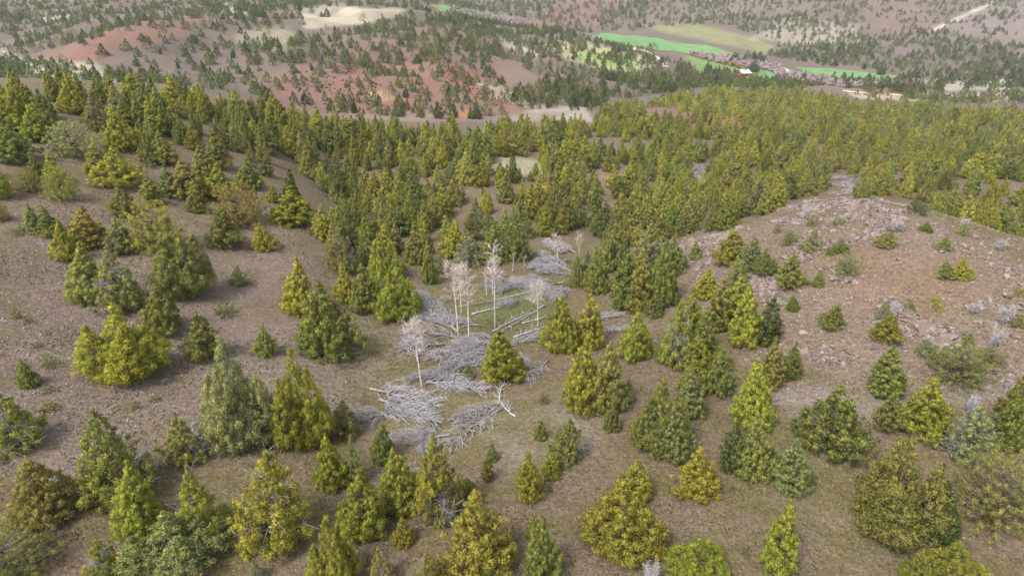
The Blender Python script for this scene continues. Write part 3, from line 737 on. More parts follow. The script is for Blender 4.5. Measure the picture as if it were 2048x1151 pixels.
# trees that stand singly in the photograph: foot column, lowest row, top row, width (photo pixels), form, colour, label
TREES = [
 # bare slope with the stones
 (70,464,406,31,'c','s',0),(103,474,414,40,'c','g',0),(133,527,442,51,'t','y',0),(172,498,414,60,'c','r','rusty gold conical juniper with thin crown on the stony slope'),
 (246,510,435,45,'c','s','grey green juniper with pale limbs beside the big yellow dome juniper'),(252,436,366,52,'t','o',0),
 (312,512,403,104,'d','y','big yellow green dome shaped juniper behind the tall many headed juniper'),
 (366,616,430,124,'m','g','tall many headed juniper with dense green clumps, largest on the stony slope'),
 (178,608,490,64,'c','o','olive conical juniper beside a loose ragged olive juniper on the stony slope'),
 (243,632,498,84,'r','o','loose ragged olive juniper with see-through crown on the stony slope'),
 (329,681,568,84,'t','g','dense green teardrop juniper just in front of the tall many headed juniper'),
 (416,721,620,52,'s','g','slim green spire juniper alone on the gravelly slope'),(532,717,650,46,'t','o','small olive teardrop juniper alone on the gravelly slope'),
 (478,573,530,35,'r','s','tiny sparse grey green juniper alone on the open slope'),(601,632,519,58,'c','y','pointed yellow green juniper touching a big dark juniper by the draw'),
 (655,736,565,122,'t','g','big dark green juniper spreading low beside the leaning front aspen'),
 (480,465,363,94,'d','r','brownish gold dome juniper behind a green teardrop juniper'),(452,503,410,70,'t','g',0),(528,507,445,50,'t','y',0),
 (588,457,375,77,'c','y','bright yellow green cone juniper on the shoulder above the draw'),(393,426,358,33,'c','o',0),(305,415,352,36,'s','o',0),
 (248,792,614,160,'m','y','broad golden green many headed juniper alone on the stony slope'),
 (485,925,678,138,'m','s','large sage yellow juniper with bare grey lower limbs, one of a touching pair'),
 (612,920,700,126,'m','y','bright yellow green juniper of a touching pair, beside the larger sage one'),
 (126,406,336,58,'d','y',0),(56,388,343,46,'d','g',0),(79,364,300,30,'c','g',0),(108,368,308,34,'c','y',0),(148,319,243,88,'d','s',0),
 (233,379,295,88,'t','y',0),(298,329,270,36,'t','g',0),(200,349,284,46,'c','o',0),(246,306,212,62,'t','y',0),(75,286,213,64,'t','y',0),
 (340,395,330,40,'c','s',0),(378,400,320,60,'c','o',0),(440,402,330,58,'c','y',0),(415,365,290,50,'c','o',0),(330,330,262,44,'c','o',0),(20,270,190,70,'t','y',0),(28,330,235,80,'t','g',0),
 (5,446,405,32,'d','g',0),(4,400,320,40,'t','y',0),(500,380,318,46,'c','g',0),(545,405,372,22,'c','y',0),
 # front of the slope and the foreground
 (35,912,780,98,'r','y','ragged yellow green juniper with open lower limbs at the slope edge'),(88,1060,911,96,'c','o','dark olive cone juniper standing alone in front of the stony slope'),
 (238,1020,818,142,'r','o','ragged juniper with large bare silver limbs on one side'),(280,1080,930,78,'c','y','yellow green juniper standing close in front of the silver limbed ragged juniper'),
 (377,935,825,78,'r','o','thin half dead juniper with bare lower twigs near the touching pair'),(404,1100,932,98,'r','y','thin pointed yellow juniper with grey twigs at its foot'),
 (555,1115,905,144,'r','y','broad juniper with a bleached dead top beside its green leader'),(215,1168,1075,62,'r','y','twisted sparse little yellow juniper at the bottom edge'),
 (340,1200,1035,190,'m','s','wide pale green juniper cut by the bottom edge beside the twisted little yellow one'),(25,1190,1065,130,'d','g','green juniper cut by the bottom corner of the view'),
 (664,985,865,52,'c','y',0),(708,975,872,42,'r','s',0),(672,1210,1030,104,'m','y',0),(690,882,800,58,'r','o',0),(768,930,845,42,'c','g','green conical juniper beside the lowest grey slash heap'),
 (800,1045,893,98,'t','y',0),(878,1065,866,98,'r','y','open yellow green juniper with arching side limb above a green skirt'),(730,1090,942,92,'c','y',0),(806,1095,1035,38,'c','y',0),
 (764,1175,1090,46,'r','y',0),(938,1010,955,46,'r','g',0),(958,1172,988,122,'c','r','golden brown pyramid juniper at the bottom edge'),(858,1190,1104,58,'r','y',0),
 (976,965,909,22,'s','r','tiny rust coloured spire juniper alone on the brown clearing'),(984,925,884,16,'s','s','tiny grey green spire juniper behind the rusty one on the clearing'),
 (1058,1012,907,62,'t','y','neat yellow green teardrop juniper in the middle of the brown clearing'),(1105,960,907,28,'s','y','little bright yellow spire juniper on the brown clearing'),
 (1135,933,835,70,'r','g','green juniper with gaps and a tiny leader behind the little yellow spire'),(1080,880,837,20,'s','g',0),(1087,810,785,19,'b','g',0),(1222,866,803,30,'c','g','small green cone juniper alone beside the dense dark pair'),
 (1165,838,678,92,'t','y','dense yellow green juniper with drooping dark skirt, front one of a close pair'),(1216,830,685,70,'c','o',0),(1255,806,755,26,'r','o',0),
 (1070,1082,1027,30,'c','o',0),(1083,1182,1035,84,'t','g','vivid green club shaped juniper at the bottom edge'),
 (1238,1150,962,174,'m','y','big vivid yellow many headed juniper dome in the foreground'),(1268,1012,920,66,'c','y','yellow green conical juniper close behind the big vivid dome'),
 (1320,928,752,112,'m','g','broad bright green juniper with sweeping side limb'),(1342,936,810,84,'t','s','sage green juniper nestled against the broad bright green one'),
 (1393,1006,897,74,'c','y','yellow cone juniper alone beside the sage and green pair'),(1465,950,845,38,'s','d','slim dark green spire juniper beside a grey olive cone'),(1507,962,832,68,'c','o','grey olive cone juniper beside the slim dark spire'),
 (1505,862,720,66,'c','y','tall bright yellow cone juniper between gravel bank and brown clearing'),(1578,1000,880,84,'t','s','pale sage green teardrop juniper on the mossy clearing'),
 (1663,935,774,132,'t','g','plump dark green onion shaped juniper below the gravel bank'),(1772,870,780,58,'t','o',0),(1845,880,755,82,'c','y','loose yellow green cone juniper beside a smaller olive one'),
 (1935,932,812,98,'r','s','pale sage brown juniper with loose crown'),(2005,912,790,84,'t','g',0),(2030,850,755,54,'c','o',0),
 (1770,1115,878,184,'m','o','largest broad olive juniper with feathery pyramid crown in the foreground'),(1868,1090,965,72,'c','d','dark green juniper squeezed against the largest olive juniper'),
 (1985,1085,912,152,'d','o','rounded olive juniper with bare grey twigs through its crown'),(1550,1165,1012,58,'s','y','thin leaning yellow spire juniper at the bottom edge'),
 (1395,1200,1075,122,'m','y','yellow many headed juniper cut by the bottom edge'),(1830,1195,1098,62,'t','y',0),(1905,1195,1088,112,'m','y',0),(1376,840,735,60,'c','s',0),
 # round the draw
 (793,650,507,94,'m','y','big feathery yellow green juniper beside the grey slash heap'),(732,630,527,52,'c','g',0),(696,606,527,42,'c','y',0),(831,517,476,26,'c','g',0),(855,510,445,20,'s','o',0),
 (940,536,462,60,'r','s','grey green juniper with bare lower trunk behind the aspens'),(1032,530,432,62,'t','g','bright green juniper leaning above the slash heaps'),(880,548,508,18,'s','s',0),
 (1122,717,589,78,'t','y','full yellow green juniper standing at the edge of the slash heaps'),(1184,700,585,42,'s','y','slim yellow spire juniper behind the full one at the slash edge'),
 (1270,732,620,70,'t','y',0),(1005,767,655,74,'c','y','pointed juniper with pale low skirt in front of the slash heaps'),(933,760,726,18,'s','s','tiny grey green juniper standing among the slash'),
 (1245,625,500,46,'s','g',0),(1276,630,510,50,'s','o',0),(1322,625,480,68,'t','g',0),(1295,560,445,76,'r','o',0),(1225,550,445,62,'t','g',0),(1193,590,493,42,'c','g',0),(1172,570,500,28,'r','g',0),
 (1152,577,507,30,'r','o',0),(1311,637,586,25,'s','g',0),(1266,627,586,20,'s','y',0),(1352,740,598,72,'r','y','sparse yellow juniper with bare pale limbs at the foot of the knoll'),(1250,590,520,44,'c','o',0),
 (1340,560,470,60,'t','g',0),(985,535,455,60,'t','o',0),(910,520,440,56,'t','y',0),(860,570,480,30,'c','g',0),
 # foot of the rocky knoll
 (1375,700,580,56,'c','y',0),(1412,600,538,44,'c','y',0),(1402,720,620,44,'s','g',0),(1437,668,560,46,'s','o',0),(1468,640,548,40,'s','y',0),(1485,698,568,58,'c','y',0),
 (1529,692,594,42,'s','d','very dark slim spire juniper at the foot of the rocky knoll'),(1392,745,667,50,'c','y',0),(1434,800,692,60,'t','g',0),(1538,780,678,48,'c','o',0),(1579,767,685,44,'t','g',0),(1440,740,690,40,'c','o',0),
 (1770,800,697,54,'s','g','tall grey green spire juniper on the lower knoll'),(1913,785,690,106,'d','o','round yellow olive juniper with open centre on the lower knoll'),(1380,790,715,40,'s','y',0),
 # on the rocky knoll
 (1460,532,455,54,'c','y',0),(1499,545,471,38,'c','s',0),(1528,555,496,46,'m','g',0),(1577,582,503,58,'t','o',0),(1472,572,515,44,'r','y',0),
 (1690,558,507,42,'d','s',0),(1622,507,455,38,'r','s',0),(1577,493,460,28,'d','s',0),(1680,507,476,32,'r','g',0),(1658,512,493,18,'b','g',0),(1636,577,539,24,'t','o',0),
 (1624,452,431,22,'b','s',0),(1677,453,433,22,'b','s',0),(1555,467,448,16,'b','g',0),(1774,498,462,44,'r','o',0),(1832,433,400,36,'d','d',0),(1850,465,441,20,'c','g',0),
 (1887,501,470,32,'r','s',0),(1926,474,448,26,'d','s',0),(1889,558,520,30,'c','s',0),(1923,560,517,34,'c','y',0),(2038,590,575,20,'b','y',0),(1868,610,592,20,'b','y',0),(1874,624,604,20,'b','y',0),
 (1766,640,600,30,'r','s',0),(1820,623,600,20,'b','g',0),(1771,690,626,60,'t','y','dense yellow green teardrop juniper in the middle of the knoll slope'),(1663,664,606,48,'t','o','olive juniper with a wisp of dead top on the knoll slope'),
 (1586,623,590,22,'c','g',0),(1848,718,681,32,'d','s',0),(1873,718,703,16,'b','g',0),(1980,735,695,44,'d','s',0),(1937,685,661,16,'r','s',0),(2036,658,628,24,'b','g',0),(1390,520,478,22,'c','s',0),
 # seedlings and low bushes
 (36,471,454,30,'b','g',0),(449,635,605,33,'b','g','low round green bush alone on the open gravelly slope'),(60,776,718,32,'c','g',0),(35,638,616,14,'b','g',0),(57,646,632,18,'b','g',0),(98,737,712,26,'b','s',0),
 (74,695,713,16,'b','g',0),(312,805,790,18,'b','s',0),(268,820,803,16,'b','s',0),(96,824,806,34,'b','g',0),(95,787,770,24,'b','s',0),(515,1166,1113,28,'r','s',0),(1463,983,967,11,'b','g',0),
 (86,424,410,12,'b','s',0),(565,560,549,10,'b','y',0),(620,470,455,14,'b','s',0),(300,335,320,22,'b','s',0),(1130,940,920,24,'b','s',0),(1490,1110,1085,18,'b','s',0),(40,740,722,22,'b','s',0),
]
FORM = dict(c='cone shaped', s='spire shaped', t='teardrop shaped', d='dome shaped', m='many headed', r='ragged thin', b='low bushy')
HUE = dict(y='yellow green', g='green', o='olive', r='rusty gold', s='grey green', d='dark green')
AREA = [([(1380,400),(1620,380),(2060,380),(2060,745),(1560,745),(1480,600),(1420,560)], 'on the rocky knoll'),
        ([(1300,560),(1480,560),(1620,745),(1620,830),(1340,830)], 'at the foot of the rocky knoll'),
        ([(690,480),(1340,440),(1340,640),(1180,720),(1000,800),(690,700)], 'by the slash filled draw'),
        ([(0,390),(300,345),(560,400),(680,480),(690,700),(560,740),(330,800),(0,850)], 'on the stony slope'),
        ([(0,0),(2048,0),(2048,500),(600,420),(0,420)], 'at the upper edge of the stony slope'),
        ([(0,740),(840,740),(940,1200),(0,1200)], 'on the brown ground below the stony slope'),
        ([(900,740),(1340,740),(1340,1200),(900,1200)], 'on the brown clearing below the slash heaps'),
        ([(1340,740),(2060,740),(2060,1200),(1340,1200)], 'on the ground below the rocky knoll')]
def area(px, py):
    for poly, ph in AREA:
        if poly_sd(np.array([float(px)]), np.array([float(py)]), poly)[0] > 0: return ph
    return 'on the open ground'

def look_of(h, w, k, hue):
    sz = 'tall ' if h > 8.2 else 'tiny ' if h < 1.7 else 'small ' if h < 3.4 else ''
    q = w / max(h, .1)
    wd = ('slender ' if q < dict(c=.40, t=.52, m=.58, r=.46).get(k, 0) else 'wide ' if q > dict(c=.62, t=.85, m=.95, r=.85).get(k, 9) else '')
    return f'{sz}{wd}{hue} {FORM[k]} juniper'

def relation(pa, pb):
    ddx = pb[0] - pa[0]; dd = pb[1] - pa[1]
    if abs(ddx) > abs(dd) * 1.3: return 'beside'
    return 'in front of' if dd < 0 else 'behind'

def name_them(looks, areas, PX, XY, fixed, used):
    """a label for each that is true of it alone, from its look, its neighbours and the ground it stands on"""
    n = len(looks); D = np.hypot(XY[:, None, 0] - XY[None, :, 0], XY[:, None, 1] - XY[None, :, 1])
    nb = np.argsort(D, 1)[:, 1:7]
    facts = [set((relation(PX[i], PX[j]), looks[j]) for j in nb[i]) for i in range(n)]
    same = {}
    for i in range(n): same.setdefault((looks[i], areas[i]), []).append(i)
    out = list(fixed)
    for i in range(n):
        if out[i]: continue
        peers = [k for k in same[(looks[i], areas[i])] if k != i]
        cand = []
        if not peers: cand.append(f'{looks[i]} {areas[i]}')
        fl = [(relation(PX[i], PX[j]), looks[j]) for j in nb[i]]
        for fa in fl:
            if all(fa not in facts[k] for k in peers): cand.append(f'{looks[i]} {fa[0]} a {fa[1]} {areas[i]}'); cand.append(f'{looks[i]} {fa[0]} a {fa[1]}')
        for fa in fl:
            for fb in fl:
                if fa < fb and all(not (fa in facts[k] and fb in facts[k]) for k in peers):
                    cand.append(f'{looks[i]} {fa[0]} a {fa[1]} and {fb[0]} a {fb[1]}')
        for c in cand:
            c = c.replace(' a olive', ' an olive')
            if c not in used and len(c.split()) <= 16:
                out[i] = c; used.add(c); break
        else:
            out[i] = f'{looks[i]} {areas[i]}'
    return out

T_ = [list(t) for t in TREES]
bx = np.array([t[0] for t in T_], float); bot = np.array([t[1] for t in T_], float); top = np.array([t[2] for t in T_], float); wid = np.array([t[3] for t in T_], float)
dep = PITCH + np.arctan((bot - PH / 2) / FOC)
lift_k = np.array([dict(c=.42, s=.45, t=.5, d=.5, m=.5, r=.4, b=.4)[t[4]] for t in T_])
row = bot - lift_k * wid * np.sin(dep)
tx_, ty_, tz_ = ground(bx, row)
_, rdy, rdz = ray(bx, top)
th_ = ty_ * rdz / rdy - tz_
_, _, tf_ = to_px(tx_, ty_, tz_ + th_ * .4)
tw_ = wid * tf_ / FOC
looks = [look_of(th_[i], tw_[i], t[4], HUE[t[5]]) for i, t in enumerate(T_)]
used = set(t[6] for t in T_ if t[6])
labels = name_them(looks, [area(bx[i], row[i]) for i in range(len(T_))], np.column_stack([bx, row]), np.column_stack([tx_, ty_]), [t[6] or None for t in T_], used)
HAND = []
for i, t in enumerate(T_):
    low = t[4] == 'b'
    grp = 'low juniper bushes' if low else 'junipers standing on the open ground'
    lean = (0, math.radians(7)) if 'leaning yellow spire' in labels[i] else (0, 0)
    juniper('juniper_bush' if low else 'juniper_tree', tx_[i], ty_[i], tz_[i], max(th_[i], .4), tw_[i], t[4], jit(TINT[t[5]]), labels[i], grp, 'bush' if low else 'tree', lean=lean)
    HAND.append((tx_[i], ty_[i], tw_[i] / 2))
HAND = np.array(HAND)
N_HAND = sum(1 for t in T_ if t[4] != 'b')

# ------------------------------------------------------------------ the woods: where they grow thick or thin
WOODS = [  # outline in photo pixels, distance range, spacing, mean height, tints
 ([(-200,395),(-200,185),(150,192),(330,207),(470,222),(600,245),(640,262),(560,330),(470,345),(300,300),(140,240),(40,300),(0,395)], 20, 262, 4.9, 5.9, 'yyoogg'),
 ([(600,250),(760,268),(1000,272),(1180,264),(1200,300),(1420,330),(1560,400),(1400,470),(1200,500),(1180,470),(1060,490),(1000,520),(880,500),(850,535),(780,560),(700,575),(668,530),(655,485),(560,390),(480,340),(560,270)], 90, 345, 3.9, 5.8, 'yyooogg'),
 ([(1180,264),(1220,222),(1420,190),(1540,184),(1700,202),(1900,224),(2300,224),(2300,520),(2048,530),(1900,470),(1830,400),(1620,395),(1480,450),(1380,480),(1340,440),(1300,330)], 110, 640, 4.6, 5.4, 'yyooogg'),
 ([(1000,205),(1080,170),(1240,150),(1420,140),(1500,150),(1420,175),(1220,205),(1180,240),(1040,215)], 330, 760, 6.5, 7.0, 'ggod'),
 ([(-200,170),(-200,95),(60,122),(150,135),(250,160),(420,165),(560,215),(480,200),(300,178)], 330, 640, 9.5, 8.0, 'ggs'),
 ([(150,130),(330,60),(560,40),(700,60),(880,70),(1000,150),(1080,210),(1000,238),(760,240),(560,225),(420,160)], 300, 700, 9.8, 6.0, 'ggods'),
 ([(420,80),(560,90),(760,80),(1000,90),(1040,130),(900,125),(760,140),(600,130),(500,130)], 350, 800, 8.5, 6.4, 'ggo'),
 ([(700,60),(830,20),(1000,45),(1150,72),(1400,140),(1250,160),(1100,165),(1000,120),(850,85)], 480, 1100, 8.5, 6.2, 'ggo'),
 ([(850,24),(1000,52),(1160,76),(1300,96),(1260,104),(1140,90),(980,68),(860,46)], 600, 1150, 7.0, 5.6, 'ggd'),
 ([(-200,95),(-200,-60),(420,-60),(640,-30),(600,50),(330,60),(150,90),(60,110)], 400, 1300, 9.0, 5.8, 'ggs'),
 ([(420,-60),(900,-60),(880,12),(740,18),(600,12),(500,50),(400,20)], 500, 2000, 9.0, 7.5, 'ggs'),
 ([(840,-60),(1300,-60),(1300,60),(1150,68),(1040,40),(860,8)], 900, 2300, 14.0, 9.0, 'ggs'),
 ([(1200,60),(1240,-60),(1760,-60),(1720,30),(1760,110),(1640,130),(1560,110),(1540,80),(1430,50),(1290,55)], 760, 2300, 11.5, 6.8, 'ggs'),
 ([(1540,110),(1640,85),(1760,60),(1860,60),(2000,90),(2300,100),(2300,165),(1820,160),(1660,138)], 640, 1100, 8.5, 7.0, 'ggds'),
 ([(1700,-60),(2300,-60),(2300,100),(1950,75),(1820,60),(1720,20)], 800, 2300, 14, 6.8, 'ggs'),
 ([(1320,84),(1390,82),(1480,106),(1540,122),(1520,130),(1440,118),(1350,100)], 700, 1100, 6.5, 9.0, 'ggd'),
 ([(1370,152),(1560,160),(1640,172),(1560,186),(1400,176)], 450, 800, 6.5, 6.0, 'ggo'),
 ([(1640,165),(1800,160),(2048,150),(2200,150),(2200,180),(1840,186),(1700,180)], 460, 900, 9.5, 8.5, 'ggd'),
 ([(1700,192),(2200,190),(2200,210),(1880,206)], 420, 640, 9.0, 7.0, 'goo'),
 ([(1090,85),(1310,100),(1330,140),(1200,150),(1100,120)], 450, 900, 22.0, 8.0, 'gd'),
 ([(1245,105),(1300,112),(1290,130),(1225,128)], 450, 900, 10.0, 9.0, 'gs'),
 ([(600,10),(800,15),(790,42),(690,52),(605,60)], 450, 1100, 24.0, 7.0, 'gd'),
]
GAPS = [  # clearings in the woods
 ([(955,345),(985,318),(1010,312),(1060,322),(1095,335),(1080,352),(1000,350)], 120, 280), ([(1120,340),(1200,345),(1275,352),(1255,372),(1190,374),(1110,352)], 120, 280),
 ([(1372,326),(1420,318),(1418,376),(1385,384)], 120, 260), ([(1655,352),(1730,360),(1745,396),(1640,398)], 100, 260),
 ([(1200,400),(1245,400),(1240,438),(1195,436)], 110, 220), ([(1260,218),(1320,212),(1400,232),(1390,246),(1290,236)], 200, 500),
 ([(1400,232),(1490,248),(1505,266),(1440,270)], 200, 500), ([(1020,222),(1170,220),(1182,241),(1020,242)], 250, 420),
 ([(520,330),(570,300),(600,330),(640,380),(680,440),(650,480),(620,440),(560,390)], 60, 160), ([(1380,275),(1440,285),(1430,300),(1380,296)], 200, 400),
 ([(1890,338),(1960,325),(2010,335),(1950,348)], 120, 330),
 ([(900,480),(1060,490),(1050,545),(870,560),(860,520)], 60, 160), ([(1060,470),(1190,470),(1190,580),(1060,560)], 60, 150),
]
HAYS = [[(1150,72),(1215,64),(1300,74),(1400,88),(1500,112),(1488,121),(1420,116),(1330,106),(1250,90)], [(1585,132),(1660,136),(1745,144),(1805,154),(1790,164),(1700,160),(1615,154)], [(1525,138),(1560,140),(1550,160),(1530,158)]]

wx, wy, wh, wt = [], [], [], []
for wi, (poly, y0, y1, sp, hm, tints) in enumerate(WOODS):
    sel = (GYY >= y0) & (GYY <= y1)
    P = np.array(poly, float)
    m = sel & (VPX > P[:, 0].min()) & (VPX < P[:, 0].max()) & (VPY > P[:, 1].min()) & (VPY < P[:, 1].max())
    if not m.any(): continue
    x0, x1, yy0, yy1 = GXX[m].min(), GXX[m].max(), GYY[m].min(), GYY[m].max()
    nx, ny = int((x1 - x0) / sp) + 1, int((yy1 - yy0) / sp) + 1
    X, Y = np.meshgrid(np.arange(nx), np.arange(ny))
    X = x0 + (X + rng.uniform(-.55, .55, X.shape)) * sp; Y = yy0 + (Y + rng.uniform(-.55, .55, Y.shape)) * sp
    X, Y = X.ravel(), Y.ravel()
    ok = (np.abs(X) < .96 * (Y + 60)) & (Y > y0) & (Y < y1)
    X, Y = X[ok], Y[ok]; Z = hgt(X, Y)
    px, py, _ = to_px(X, Y, Z)
    d = poly_sd(px, py, poly) + (fbm(X / 30, Y / 30, 3, 80 + wi) - .5) * (18 if y0 < 250 else 14)
    dens = fbm(X / (28 if y0 < 300 else 60), Y / (28 if y0 < 300 else 60), 4, 200 + wi)
    keep = (d > 0) & (rng.uniform(size=len(X)) < np.clip((dens - .30) * 4.6 if y0 < 280 else (dens - .12) * 1.9, .22 if y0 > 280 else .42, 1.0))
    for g, ga, gb in GAPS:
        keep &= ~((Y > ga) & (Y < gb) & (poly_sd(px, py, g) > 2))
    for g in HAYS:
        keep &= ~((Y > 500) & (poly_sd(px, py, g) > -3))
    X, Y = X[keep], Y[keep]
    wx.append(X); wy.append(Y)
    wh.append(hm * (.88 if y0 >= 300 else 1) * np.clip(rng.normal(1, .22, len(X)), .45, 1.35) * (.86 + .28 * fbm(X / 40, Y / 40, 2, 300)))
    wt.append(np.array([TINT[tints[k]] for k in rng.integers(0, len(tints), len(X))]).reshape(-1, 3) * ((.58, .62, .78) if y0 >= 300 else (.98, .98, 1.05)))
wx, wy, wh, wt = map(np.concatenate, (wx, wy, wh, wt))
# none inside another tree
dmin = np.min(np.hypot(wx[:, None] - HAND[None, :, 0], wy[:, None] - HAND[None, :, 1]) - HAND[None, :, 2], 1)
ordr = np.lexsort((wx, wy)); keep = dmin > 1.2
cell = {}
for i in ordr:
    if not keep[i]: continue
    c = (int(wx[i] // 3), int(wy[i] // 3))
    if any(math.hypot(wx[i] - wx[j], wy[i] - wy[j]) < 2.3 for a in (-1, 0, 1) for b in (-1, 0, 1) for j in cell.get((c[0] + a, c[1] + b), ())):
        keep[i] = False; continue
    cell.setdefault(c, []).append(i)
wx, wy, wh, wt = wx[keep], wy[keep], wh[keep], wt[keep]
wz = hgt(wx, wy)
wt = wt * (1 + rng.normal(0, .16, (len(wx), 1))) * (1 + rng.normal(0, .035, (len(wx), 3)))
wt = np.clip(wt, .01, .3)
px, py, f = to_px(wx, wy, wz)
tpx, tpy, _ = to_px(wx, wy, wz + wh)
inview = (px > -40) & (px < PW + 40) & (tpy < PH + 20) & (py > -20)
# what the photograph shows of them: is the upper crown in sight?
ts = np.linspace(.25, .97, 40)
hx, hy, hz = wx, wy, wz + wh * .8
vis = (hz[:, None] * ts >= hgt(hx[:, None] * ts, hy[:, None] * ts) - .3).all(1)
size = np.where(inview & vis, wh / f * FOC, 0)
n_ind = 300 - N_HAND
ind = np.argsort(-size)[:n_ind]
print('hand', N_HAND, 'woods', len(wx), 'individual', len(ind), 'smallest px', size[ind].min())
mask = np.ones(len(wx), bool); mask[ind] = False
kinds_w = 'ccctts'
WLAB = {}
used_w = set()
wk = rng.choice(list('cccttmsr'), len(wx))
ratio_w = rng.uniform(.30, .46, len(wx))
def wood_area(a, b):
    if a < 620 and b < 400: return 'in the wood along the upper slope'
    if a > 1250 and b < 560 and (a > 1450 or b < 440): return 'in the wood beyond the rocky knoll'
    return 'in the dense wood across the draw'
inv = {tuple(np.round(v, 3)): k for k, v in TINT.items()}
ww_, wl_, wa_ = np.zeros(len(wx)), {}, {}
near_i = sorted(ind, key=lambda i: wy[i])
for i in near_i:
    k = wk[i]; ww_[i] = wh[i] * dict(c=.56, t=.64, m=.70, s=.38, r=.62)[k] * R.uniform(.8, 1.2)
    q = wt[i][0] / wt[i][1]; br = wt[i].sum()
    hue = ('bright ' if br > .53 else 'dark ' if br < .34 else '') + ('yellow green' if q > 1.0 else 'olive' if q > .93 else 'green')
    wl_[i] = look_of(wh[i], ww_[i], k, hue); wa_[i] = wood_area(px[i], py[i])
wlab = name_them([wl_[i] for i in near_i], [wa_[i] for i in near_i], np.array([(px[i], py[i]) for i in near_i]), np.array([(wx[i], wy[i]) for i in near_i]), [None] * len(near_i), used)
for i, lab in zip(near_i, wlab):
    juniper('juniper_tree', wx[i], wy[i], wz[i], wh[i], ww_[i], wk[i], wt[i], lab, 'near junipers ' + wa_[i])

# all smaller ones: one mass
def point_cloud(name, mat_objs, P, S, RZ, T, IDX, label, cat):
    """one object that sets a plant at every point"""
    me = bpy.data.meshes.new(name)
    me.vertices.add(len(P)); me.vertices.foreach_set('co', np.ascontiguousarray(P, np.float32).ravel())
    for nm, ty, key, arr in (('plant_scale', 'FLOAT_VECTOR', 'vector', S), ('turn', 'FLOAT', 'value', RZ), ('tint', 'FLOAT_COLOR', 'color', np.column_stack([T, np.ones(len(T))])), ('pick', 'INT', 'value', IDX)):
        a = me.attributes.new(nm, ty, 'POINT'); a.data.foreach_set(key, np.ascontiguousarray(arr, np.int32 if ty == 'INT' else np.float32).ravel())
    o = link(bpy.data.objects.new(name, me)); tag(o, label, cat, None, 'stuff')
    src = bpy.data.collections.new(name + '_plants')
    for m_ in mat_objs: src.objects.link(m_)
    ng = bpy.data.node_groups.new(name, 'GeometryNodeTree')
    ng.interface.new_socket('Geometry', in_out='INPUT', socket_type='NodeSocketGeometry')
    ng.interface.new_socket('Geometry', in_out='OUTPUT', socket_type='NodeSocketGeometry')
    N = ng.nodes.new; L = ng.links.new
    gi, go = N('NodeGroupInput'), N('NodeGroupOutput')
    mp = N('GeometryNodeMeshToPoints'); ip = N('GeometryNodeInstanceOnPoints'); ci = N('GeometryNodeCollectionInfo')
    ci.inputs['Collection'].default_value = src; ci.inputs['Separate Children'].default_value = True; ci.inputs['Reset Children'].default_value = True
    def at(nm, ty):
        n = N('GeometryNodeInputNamedAttribute'); n.data_type = ty; n.inputs['Name'].default_value = nm; return n.outputs['Attribute']
    cx = N('ShaderNodeCombineXYZ'); L(at('turn', 'FLOAT'), cx.inputs[2])
    L(gi.outputs[0], mp.inputs['Mesh']); L(mp.outputs[0], ip.inputs['Points']); L(ci.outputs[0], ip.inputs['Instance'])
    ip.inputs['Pick Instance'].default_value = True
    L(at('pick', 'INT'), ip.inputs['Instance Index']); L(cx.outputs[0], ip.inputs['Rotation']); L(at('plant_scale', 'FLOAT_VECTOR'), ip.inputs['Scale'])
    L(ip.outputs[0], go.inputs[0])
    md = o.modifiers.new('plants', 'NODES'); md.node_group = ng
    return o

mids = [bpy.data.objects.new(f'juniper_kind_{i:02d}', far_mesh('juniper_kind', k, 500 + i, 1)) for i, k in enumerate('ccttmsrctm')]
lows = [bpy.data.objects.new(f'juniper_kind_{i + 10:02d}', far_mesh('juniper_kind', k, 600 + i, 0)) for i, k in enumerate('cctttdcmtr')]
rest = np.where(mask)[0]
dist = np.hypot(wx[rest], wy[rest])
pick = np.where(dist < 330, rng.integers(0, 10, len(rest)), rng.integers(10, 20, len(rest)))
ratio = rng.uniform(.25, .38, len(rest)) * np.where(dist > 380, 1.2, 1)
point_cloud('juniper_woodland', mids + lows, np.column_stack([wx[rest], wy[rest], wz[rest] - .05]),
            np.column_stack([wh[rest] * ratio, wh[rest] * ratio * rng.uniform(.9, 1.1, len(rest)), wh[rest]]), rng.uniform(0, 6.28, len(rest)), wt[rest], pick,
            'junipers spread over the valley woods and far hills beyond the near trees', 'woodland')

